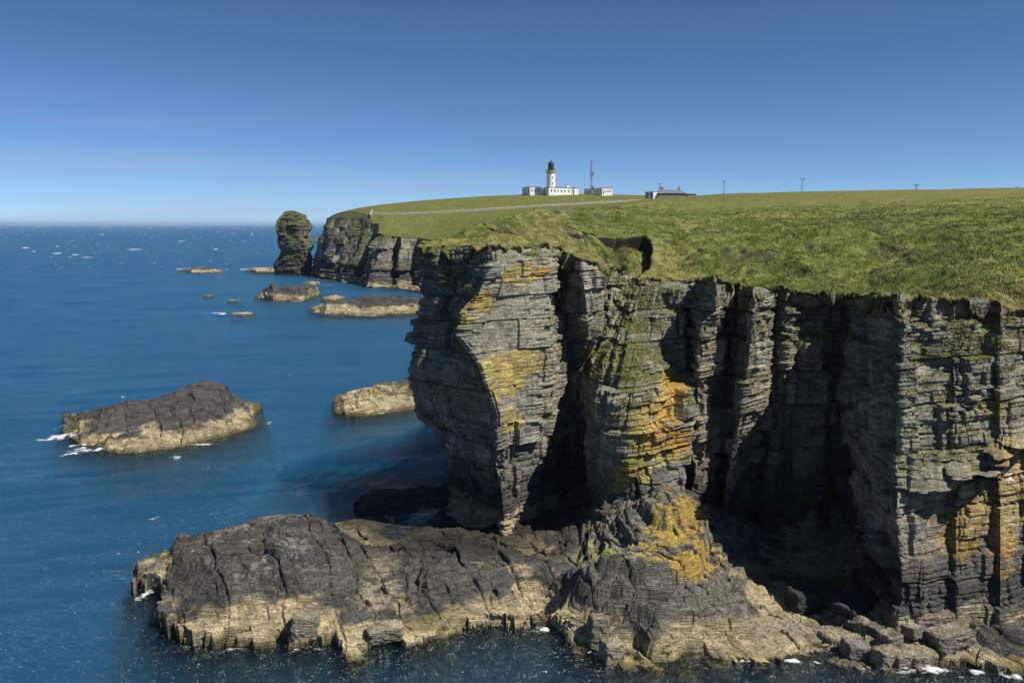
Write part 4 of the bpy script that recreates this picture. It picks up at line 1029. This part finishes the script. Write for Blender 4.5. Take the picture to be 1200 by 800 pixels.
# arched gate wall
p = seat(634.5, 227.4); t = empty('gate_wall', p, RZ); tag(t, 'white wall with round dark arch linking outer house and tower', 'wall')
m = MB(); vs = []; W_, H_ = 4.6, 3.3
arc = [(2.6 + 1.1 * math.cos(a), 1.0 + 1.1 * math.sin(a)) for a in np.linspace(0, math.pi, 13)]
outl = [(0, -2), (0, 2.6), (1.2, H_), (3.6, H_), (W_, 2.6), (W_, -2), (3.7, -2)] + arc + [(1.5, -2)]
n_ = len(outl); m.add([(x, 0, z) for x, z in outl] + [(x, .6, z) for x, z in outl], [tuple(range(n_ - 1, -1, -1)), tuple(range(n_, 2 * n_))] + [(i_, (i_ + 1) % n_, n_ + (i_ + 1) % n_, n_ + i_) for i_ in range(n_)])
m.build('wall', M_WHITE, t)
m = MB(); m.box(1.4, 3.8, .7, .8, -1.5, 2.1); m.build('gate', M_BLACK, t)

def lattice(t, h, w0, w1, mat):
    m = MB(); n_ = 14
    for k_ in range(3):
        a = 2 * math.pi * k_ / 3 + .3; m.bar((w0 * math.cos(a), w0 * math.sin(a), -1), (w1 * math.cos(a), w1 * math.sin(a), h), .11, 4)
    for i_ in range(n_):
        z0, z1 = h * i_ / n_, h * (i_ + 1) / n_; r0 = lerp(w0, w1, i_ / n_); r1 = lerp(w0, w1, (i_ + 1) / n_)
        for k_ in range(3):
            a = 2 * math.pi * k_ / 3 + .3; b_ = a + 2 * math.pi / 3
            m.bar((r0 * math.cos(a), r0 * math.sin(a), z0), (r1 * math.cos(b_), r1 * math.sin(b_), z1), .07, 4)
            m.bar((r1 * math.cos(a), r1 * math.sin(a), z1), (r1 * math.cos(b_), r1 * math.sin(b_), z1), .06, 4)
    m.build('lattice', mat, t)
p = seat(693.3, 227.5); t = empty('radio_mast', p); tag(t, 'tall grey lattice radio mast rising behind the service block', 'mast')
lattice(t, 21.2, .85, .6, M_STEEL)
m = MB(); m.bar((.7, -.6, 11.6), (.7, -.6, 13.2), .55, 10); m.bar((-.5, -.5, 12.3), (-.5, -.5, 14), .15, 6); m.build('antenna', M_STEEL, t)
m = MB(); m.box(-.2, 1.2, -.9, .3, 3.2, 4.8); m.build('equipment_box', M_STEEL, t)
m = MB(); m.bar((0, 0, 21), (0, 0, 22.4), .06, 4); m.bar((-.9, -.5, 8), (-.9, -.5, 20.5), .05, 4); m.build('whip_aerial', M_STEEL, t)

# slate-roofed cottage
CD = 500.0
p = seat(771, 230.2, CD); t = empty('stone_cottage', p, R(6)); tag(t, 'long stone cottage with grey slate roof and two chimneys', 'cottage')
m = MB(); m.box(0, 16.5, 0, 6, -2, 1.5); m.build('wall', M_STONE, t)
m = MB(); m.add([(-.4, -.5, 1.4), (16.9, -.5, 1.4), (16.9, 6.5, 1.4), (-.4, 6.5, 1.4), (1.6, 3, 3.6), (13.6, 3, 3.6)], [(0, 1, 5, 4), (1, 2, 5), (2, 3, 4, 5), (3, 0, 4), (3, 2, 1, 0)]); rf = m.build('roof', M_SLATE, t)
for x in (3.2, 13.2):
    m = MB(); m.box(x - .55, x + .55, 2.5, 3.5, 2.9, 4.9); c_ = m.build('chimney', M_STONE, rf)
    for dx in (-.25, .25):
        m = MB(); m.lathe([(.16, 4.9), (.13, 5.5)], 8, (x + dx, 3)); m.build('chimney_pot', M_STONE, c_)
for x in (3.2, 5.6, 8, 10.4):
    m = MB(); m.box(x - .4, x + .4, -.05, .05, .3, 1.2); m.build('window', M_WIN, t)
p = seat(806, 230.0, CD); t = empty('lean_to', p, R(6)); tag(t, 'low dark lean to shed at the inland end of the stone cottage', 'shed')
m = MB(); m.box(0, 5, 0, 4, -2, .8); m.build('wall', M_STONE, t)
m = MB(); m.add([(-.2, -.2, .8), (5.2, -.2, .8), (5.2, 4.2, 1.2), (-.2, 4.2, 1.2), (-.2, -.2, .95), (5.2, -.2, .95), (5.2, 4.2, 1.4), (-.2, 4.2, 1.4)], [(0, 3, 2, 1), (4, 5, 6, 7), (0, 1, 5, 4), (1, 2, 6, 5), (2, 3, 7, 6), (3, 0, 4, 7)]); m.build('roof', M_SLATE, t)
p = seat(765.2, 230.0, CD); t = empty('white_outbuilding', p, R(20)); tag(t, 'small white boxy outbuilding beside the slate roofed cottage', 'outbuilding')
m = MB(); m.box(0, 3, 0, 3, -2, 2.2); m.build('wall', M_WHITE, t)
m = MB(); m.box(-.1, 3.1, -.1, 3.1, 2.2, 2.4); m.build('roof', M_COPE, t)
p = seat(759.2, 230.0, CD); t = empty('grey_shed', p, R(20)); tag(t, 'small grey green shed left of the white outbuilding', 'shed')
m = MB(); m.box(0, 2.9, 0, 3, -2, 2.0); m.build('wall', M_SLATE, t)
m = MB(); m.box(-.1, 3.0, -.1, 3.1, 2.0, 2.2); m.build('roof', M_COPE, t); m = MB(); m.box(1, 1.9, -.04, .05, 0, 1.8); m.build('door', M_WIN, t)

def pole(px, ytop, ybot, D, label, arms=True, box=False):
    p = seat(px, ybot, D); h = (ybot - ytop) / F * D
    t = empty('utility_pole', p, R(10)); tag(t, label, 'utility pole', 'poles along the skyline')
    lean = .03 * h if px > 930 and px < 950 else 0
    m = MB(); m.bar((-lean, 0, -2), (lean, 0, h), .17, 8, .12); m.build('post', M_WOOD, t)
    if arms:
        m = MB(); m.box(lean - 1.2, lean + 1.2, -.08, .08, h - .35, h - .15); a_ = m.build('crossarm', M_WOOD, t)
        for x in (-1.1, 0, 1.1):
            m = MB(); m.lathe([(.08, h - .15), (.1, h), (.05, h + .2)], 6, (x + lean, 0)); m.build('insulator', M_STEEL, a_)
    if box:
        m = MB(); m.box(.15, .9, -.35, .35, h * .5, h * .72); m.build('transformer', M_STEEL, t)
pole(772.6, 216.6, 228, 505, 'utility pole with grey transformer box behind the cottage', True, True)
pole(848, 213.4, 229, 470, 'upright utility pole standing alone inland of the cottage')
pole(939.5, 210.6, 231, 420, 'leaning utility pole, tallest along the bare skyline')
pole(1074, 217.6, 227, 330, 'short utility pole half sunk behind the grassy rise')
pole(1191, 219.3, 223, 300, 'tip of a pole barely showing over the skyline crest', False)
p = seat(761.5, 229.5, CD); t = empty('flagpole', p); tag(t, 'thin bare pole standing over the grey green shed', 'pole')
m = MB(); m.bar((0, 0, -1), (0, 0, 7.4), .09, 6, .04); m.build('post', M_STEEL, t); m = MB(); m.lathe([(.02, 7.4), (.12, 7.5), (.02, 7.65)], 8); m.build('finial', M_STEEL, t)

# dry stone wall along the far field
wx_ = np.arange(436.5, 986, 3.0); wD = np.interp(wx_, WALL[:, 0], WALL[:, 2])
pts = np.c_[(wx_ - 600) / F * wD, wD * CT + 2.5]
t_ = np.arange(len(pts)); tf = np.arange(0, len(pts) - 1, .2)
X = np.interp(tf, t_, pts[:, 0]); Y = np.interp(tf, t_, pts[:, 1]); z = ground(X, Y)
hh = 1.15 + .25 * fbm2(tf * 1.3, tf * 0, 640, 3) + .12 * (rnd(np.arange(len(tf)), 5) - .5)
rows = np.array([np.c_[X, Y - .5, z - 1], np.c_[X, Y - .42, z + hh * .5], np.c_[X, Y - .3, z + hh], np.c_[X, Y + .3, z + hh], np.c_[X, Y + .5, z - 1]])
o = grid_mesh('dry_stone_wall', rows, M_YARD); tag(o, 'long pale dry stone wall crossing the far field', 'wall')
q_ = [P(436.3, 248, 491), P(435.6, 249.5, 487), P(434.5, 252, 483), P(433.5, 254, 479)]
q_ = np.array(q_); q_[:, 2] = ground(q_[:, 0], q_[:, 1])
rows = np.array([q_ + (-.4, 0, -1.5), q_ + (-.3, 0, 1.5), q_ + (.3, 0, 1.5), q_ + (.4, 0, -1.5)])
o = grid_mesh('dry_stone_wall', rows, M_YARD); tag(o, 'short pale wall end dropping to the far cliff brink', 'wall')

# ------------------------------------------------------------------ loose blocks and birds, set on what lies beneath them
bpy.context.view_layer.update()
DG = bpy.context.evaluated_depsgraph_get()
from mathutils import Vector as Vec
def cast(px, py):
    o_ = Vec((0, 0, EYE)); d_ = (Vec(P(px, py, 10.0)) - o_).normalized()
    ok_, loc, nor, _, ob, _ = scene.ray_cast(DG, o_, d_)
    return np.array(loc) if ok_ else None

def block(label, px, py, w, dp, h, rz, tilt, colr, seed):
    p = cast(px, py)
    n = 14; bm_v = []; g = np.random.default_rng(seed)
    u = np.linspace(-1, 1, n)
    Vs = []; Fs = []; b_ = 0
    for ax in range(3):
        for sg in (-1, 1):
            A, B_ = np.meshgrid(u, u); C = np.full(A.shape, sg * 1.0)
            c3 = [None] * 3; c3[ax] = C; c3[(ax + 1) % 3] = A; c3[(ax + 2) % 3] = B_
            v = np.stack(c3, -1).reshape(-1, 3); idx = np.arange(n * n).reshape(n, n) + b_
            q = np.stack([idx[:-1, :-1], idx[:-1, 1:], idx[1:, 1:], idx[1:, :-1]], -1).reshape(-1, 4)
            Vs.append(v); Fs.append(q if sg > 0 else q[:, ::-1]); b_ += n * n
    v = np.vstack(Vs); r = np.abs(v) ** 9; v = v / (r.sum(1) ** (1 / 9))[:, None] 
    sk = g.uniform(-.18, .18, (3, 3)); v = v @ (np.eye(3) + sk * np.array([[1, .4, .3], [.4, 1, .3], [.5, .5, 1]]))
    v = v * (w / 2, dp / 2, h / 2)
    nn = fbm3(v[:, 0] / .6 + seed, v[:, 1] / .6, v[:, 2] / .3, seed, 3)
    v = v * (1 + .08 * nn[:, None]) + .05 * fbm3(v[:, 0] / .2, v[:, 1] / .2, v[:, 2] / .15, seed + 3, 2)[:, None]
    v[:, 2] += h / 2 - .25 * h
    c = np.array(colr) * (.8 + .35 * nn[:, None] + .25 * (rnd(np.floor(v[:, 2] / .22), seed)[:, None] - .5))
    o = mesh_np('boulder', v, np.vstack(Fs), M_ROCK, alb=np.clip(c, .004, 1))
    o.location = p; o.rotation_euler = (R(tilt[0]), R(tilt[1]), R(rz)); tag(o, label, 'boulder', 'fallen blocks on the tidal ledge')
GR = (.27, .235, .185); DK = (.06, .06, .06); CR = (.34, .29, .20)
for a in [('big square dark boulder standing alone at mouth of the shaded gully', 940, 712, 2.6, 2.2, 2.0, 20, (0, 5), DK, 1),
          ('largest pale flat topped block beside the foot of the lichened wall', 1108, 752, 3.2, 2.4, 1.7, 12, (-4, -6), GR, 2),
          ('tilted grey slab resting behind the largest flat topped block', 1092, 726, 3.4, 1.8, .7, 8, (-6, -4), (.28, .22, .17), 3),
          ('upright cream cube at the waterline below the grey steps', 1036, 778, 1.3, 1.2, 1.5, 15, (0, 3), CR, 4),
          ('cream block touching the upright cube on its seaward row', 1056, 776, 1.4, 1.1, 1.1, 22, (3, 0), CR, 5),
          ('low cream slab in front of the largest flat topped block', 1078, 772, 1.9, 1.3, .8, 10, (0, -3), CR, 6),
          ('grey shaded cube leaning on the middle of the grey steps', 1042, 757, 1.5, 1.3, 1.3, 30, (4, 4), GR, 7),
          ('broad grey block with angular face at seaward corner of steps', 1002, 764, 1.9, 1.5, 1.2, 5, (3, 6), (.25, .225, .19), 8),
          ('flat dark slab lying by the shaded foot of the cliff', 1000, 712, 2.8, 2, .9, 40, (0, 0), DK, 9),
          ('small grey cube high on the grey steps near the cliff', 1070, 740, 1.2, 1.1, .9, 35, (2, -4), GR, 10),
          ('angular cream block standing off the tip of the yellow buttress', 716, 772, 1.6, 1.4, 1.7, 20, (2, 2), CR, 11),
          ('grey upright block between yellow buttress and black platform', 700, 748, 1.5, 1.3, 2.2, 10, (0, 3), GR, 12),
          ('cream block at the front edge of the black platform', 452, 744, 2.2, 1.6, 1.0, 12, (3, -3), CR, 13),
          ('tall cream block beside dark slot in the platform front', 358, 738, 1.7, 1.4, 1.8, 8, (0, 4), CR, 14)]:
    block(*a)

M_GULL = plain('white_feathers', (.8, .8, .79), .8, var=.05); M_WING = plain('grey_feathers', (.28, .30, .33), .8); M_BEAK = plain('yellow_beak', (.6, .4, .05), .5)
M_TIP = plain('black_feathers', (.02, .02, .02), .8)
def ellv(m, c, r, n=10, k=8, taper=0.0):
    vs = []; 
    for i_ in range(k + 1):
        a = math.pi * i_ / k - math.pi / 2
        for j in range(n):
            b_ = 2 * math.pi * j / n; x = math.sin(a); q = math.cos(a) * (1 - taper * x)
            vs.append((c[0] + r[0] * x, c[1] + r[1] * q * math.cos(b_), c[2] + r[2] * q * math.sin(b_)))
    m.add(vs, [(i_ * n + j, i_ * n + (j + 1) % n, (i_ + 1) * n + (j + 1) % n, (i_ + 1) * n + j) for i_ in range(k) for j in range(n)])
def gull_body(m):
    # one continuous lofted body: tail, breast, neck, head
    sec = [(-.30, .22, .01, .008), (-.2, .21, .045, .025), (-.08, .20, .085, .075), (.04, .205, .09, .095), (.12, .245, .07, .08), (.16, .30, .048, .055), (.175, .345, .045, .045), (.20, .37, .048, .042), (.235, .372, .036, .03), (.262, .368, .014, .012)]
    n = 12; vs = [(x, w * math.cos(2 * math.pi * j / n), z + h * math.sin(2 * math.pi * j / n)) for x, z, w, h in sec for j in range(n)]
    fs = [(i_ * n + j, i_ * n + (j + 1) % n, (i_ + 1) * n + (j + 1) % n, (i_ + 1) * n + j) for i_ in range(len(sec) - 1) for j in range(n)]
    m.add(vs, fs + [tuple(range(n - 1, -1, -1)), tuple((len(sec) - 1) * n + j for j in range(n))])
def gull(label, p, rz, sc=1.0, swim=False):
    t = empty('gull', p, rz); t.scale = (sc,) * 3; tag(t, label, 'seabird', 'gulls')
    if swim: t.location.z -= .13 * sc
    m = MB(); gull_body(m); m.build('body', M_GULL, t, True)
    for sg in (-1, 1):
        m = MB(); ellv(m, (-.10, sg * .075, .235), (.23, .022, .06), taper=-.3); m.build('wing', M_WING, t, True)
        m = MB(); ellv(m, (.23, sg * .038, .385), (.008, .006, .008), 6, 4); m.build('eye', M_TIP, t)
        if not swim:
            m = MB(); m.bar((.02, sg * .035, .13), (.02, sg * .035, .01), .009, 5); m.box(-.005, .06, sg * .035 - .025, sg * .035 + .025, 0, .012); m.build('leg', M_BEAK, t)
    m = MB(); m.bar((.25, 0, .368), (.315, 0, .358), .012, 6, .003); m.build('beak', M_BEAK, t)
def flying(label, p, rz, sc):
    t = empty('gull', p, rz); t.scale = (sc,) * 3; t.rotation_euler = (R(12), R(-4), rz); tag(t, label, 'seabird', 'gulls')
    m = MB(); sec = [(-.3, 0, .05, .008), (-.18, 0, .04, .03), (-.05, 0, .07, .065), (.08, 0, .065, .06), (.16, .01, .045, .045), (.22, .02, .04, .038), (.26, .018, .012, .012)]
    n = 10; vs = [(x, w * math.cos(2 * math.pi * j / n), z + h * math.sin(2 * math.pi * j / n)) for x, z, w, h in sec for j in range(n)]
    m.add(vs, [(i_ * n + j, i_ * n + (j + 1) % n, (i_ + 1) * n + (j + 1) % n, (i_ + 1) * n + j) for i_ in range(6) for j in range(n)] + [tuple(range(n - 1, -1, -1)), tuple(60 + j for j in range(n))])
    m.build('body', M_GULL, t, True)
    for sg in (-1, 1):
        st = [(.05, .02, .16, .03), (.25, .12, .17, .022), (.45, .15, .13, .016), (.62, .10, .06, .01), (.72, .07, .015, .004)]; vs = []
        lead = [.08, .12, .09, .0, -.09]
        for (y, z, ch, th), le in zip(st, lead): vs += [(le, sg * y, z), (le - ch / 2, sg * y, z + th), (le - ch, sg * y, z), (le - ch / 2, sg * y, z - th * .4)]
        fs = [(i_ * 4 + j, i_ * 4 + (j + 1) % 4, (i_ + 1) * 4 + (j + 1) % 4, (i_ + 1) * 4 + j) for i_ in range(4) for j in range(4)]
        m = MB(); m.add(vs, fs + [(3, 2, 1, 0), (16, 17, 18, 19)]); m.build('wing', M_GULL, t, True)
    m = MB(); m.bar((.25, 0, .018), (.31, 0, .01), .011, 6, .003); m.build('beak', M_BEAK, t)
for lab, px, py, rz in [('standing white gull nearer the edge of the lichened nose ledge', 576.5, 314, R(200)), ('white gull resting further in on the lichened nose ledge', 586, 311, R(170)),
                        ('lone white gull perched deep in the shaded gully', 960, 586, R(-60)), ('white gull perched on the crest of the large black topped rock', 144, 467, R(-100))]:
    p = cast(px, py)
    if p is not None: gull(lab, p, rz, 1.0 if px > 500 else 1.2)
gull('white gull swimming on the blue water below the long reef', G(436, 367.5, 0), R(30), 1.3, True)
gull('white gull swimming off the overhanging nose in open water', G(340, 440, 0), R(30), 1.1, True)
flying('white gull gliding low over the sea left of the platform', P(180, 608, 79), R(-75), .62 * 1.1)

# ------------------------------------------------------------------ world, sun, camera
SUN_AZ = (0.90, -0.436); SUN_EL = R(53)
w = bpy.data.worlds.new('World'); scene.world = w; w.use_nodes = True
nt = w.node_tree; bg = nt.nodes['Background']
sky = N(nt, 'ShaderNodeTexSky', sky_type='NISHITA', sun_disc=False, sun_elevation=SUN_EL, sun_rotation=math.atan2(SUN_AZ[0], SUN_AZ[1]),
        air_density=1.0, dust_density=0, ozone_density=6, altitude=6000)
gm_ = N(nt, 'ShaderNodeGamma', i_Gamma=1.15); nt.links.new(sky.outputs[0], gm_.inputs['Color'])
hs = N(nt, 'ShaderNodeHueSaturation'); hs.inputs['Saturation'].default_value = .97; hs.inputs['Hue'].default_value = .492; nt.links.new(gm_.outputs[0], hs.inputs['Color'])
# faint streaks of high cloud low over the sea
tcw = N(nt, 'ShaderNodeTexCoord'); mpw = N(nt, 'ShaderNodeMapping'); mpw.inputs['Scale'].default_value = (1.6, 1.6, 26); nt.links.new(tcw.outputs['Generated'], mpw.inputs['Vector'])
nw = N(nt, 'ShaderNodeTexNoise', i_Scale=1.5, i_Detail=5.0, i_Roughness=.55); nt.links.new(mpw.outputs[0], nw.inputs['Vector'])
r1 = N(nt, 'ShaderNodeMapRange', i_1=.42, i_2=.75, i_3=.04, i_4=.6); nt.links.new(nw.outputs['Fac'], r1.inputs[0])
sx = N(nt, 'ShaderNodeSeparateXYZ'); nt.links.new(tcw.outputs['Generated'], sx.inputs[0])
r2 = N(nt, 'ShaderNodeMapRange', i_1=.16, i_2=.03, i_3=0.0, i_4=1.0, interpolation_type='SMOOTHSTEP'); nt.links.new(sx.outputs['Z'], r2.inputs[0])
r3 = N(nt, 'ShaderNodeMapRange', i_1=.35, i_2=-.35, i_3=.15, i_4=1.0, interpolation_type='SMOOTHSTEP'); nt.links.new(sx.outputs['X'], r3.inputs[0])
m0 = N(nt, 'ShaderNodeMath', operation='MULTIPLY'); nt.links.new(r1.outputs[0], m0.inputs[0]); nt.links.new(r3.outputs[0], m0.inputs[1])
mm = N(nt, 'ShaderNodeMath', operation='MULTIPLY'); nt.links.new(m0.outputs[0], mm.inputs[0]); nt.links.new(r2.outputs[0], mm.inputs[1])
mxw = N(nt, 'ShaderNodeMix', data_type='RGBA'); nt.links.new(mm.outputs[0], mxw.inputs[0]); nt.links.new(hs.outputs[0], mxw.inputs[6]); mxw.inputs[7].default_value = (5.0, 6.0, 8.2, 1)
nt.links.new(mxw.outputs[2], bg.inputs['Color']); bg.inputs['Strength'].default_value = .050
sl = bpy.data.lights.new('sun', 'SUN'); sl.energy = 4.0; sl.angle = R(.5); sl.color = (1, .95, .86)
so = bpy.data.objects.new('sun', sl); COL.objects.link(so)
from mathutils import Vector
dv = Vector((-SUN_AZ[0] * math.cos(SUN_EL), -SUN_AZ[1] * math.cos(SUN_EL), -math.sin(SUN_EL)))
so.rotation_euler = dv.to_track_quat('-Z', 'Y').to_euler(); so.location = (100, -80, 150)
mh = bpy.data.materials.new('sea_air'); mh.use_nodes = True; nh = mh.node_tree; nh.nodes.clear()
oh = N(nh, 'ShaderNodeOutputMaterial'); vh = N(nh, 'ShaderNodeVolumePrincipled'); vh.inputs['Color'].default_value = (.55, .74, 1, 1); vh.inputs['Density'].default_value = 4.5e-5; vh.inputs['Anisotropy'].default_value = .2
nh.links.new(vh.outputs[0], oh.inputs['Volume'])
m = MB(); m.box(-45000, 45000, -300, 45000, -5, 95); tag(m.build('haze', mh), kind='stuff')
cd = bpy.data.cameras.new('camera'); cam = bpy.data.objects.new('camera', cd); COL.objects.link(cam)
cd.sensor_width = 36; cd.lens = 30; cd.clip_end = 100000; cd.clip_start = .5
cam.location = (0, 0, EYE); cam.rotation_euler = (math.pi / 2 - PITCH, 0, 0)
scene.camera = cam
scene.view_settings.view_transform = 'Standard'; scene.view_settings.look = 'None'
scene.view_settings.exposure = .66; scene.view_settings.gamma = 1
scene.cycles.max_bounces = 6; scene.cycles.volume_bounces = 2; scene.cycles.transparent_max_bounces = 12
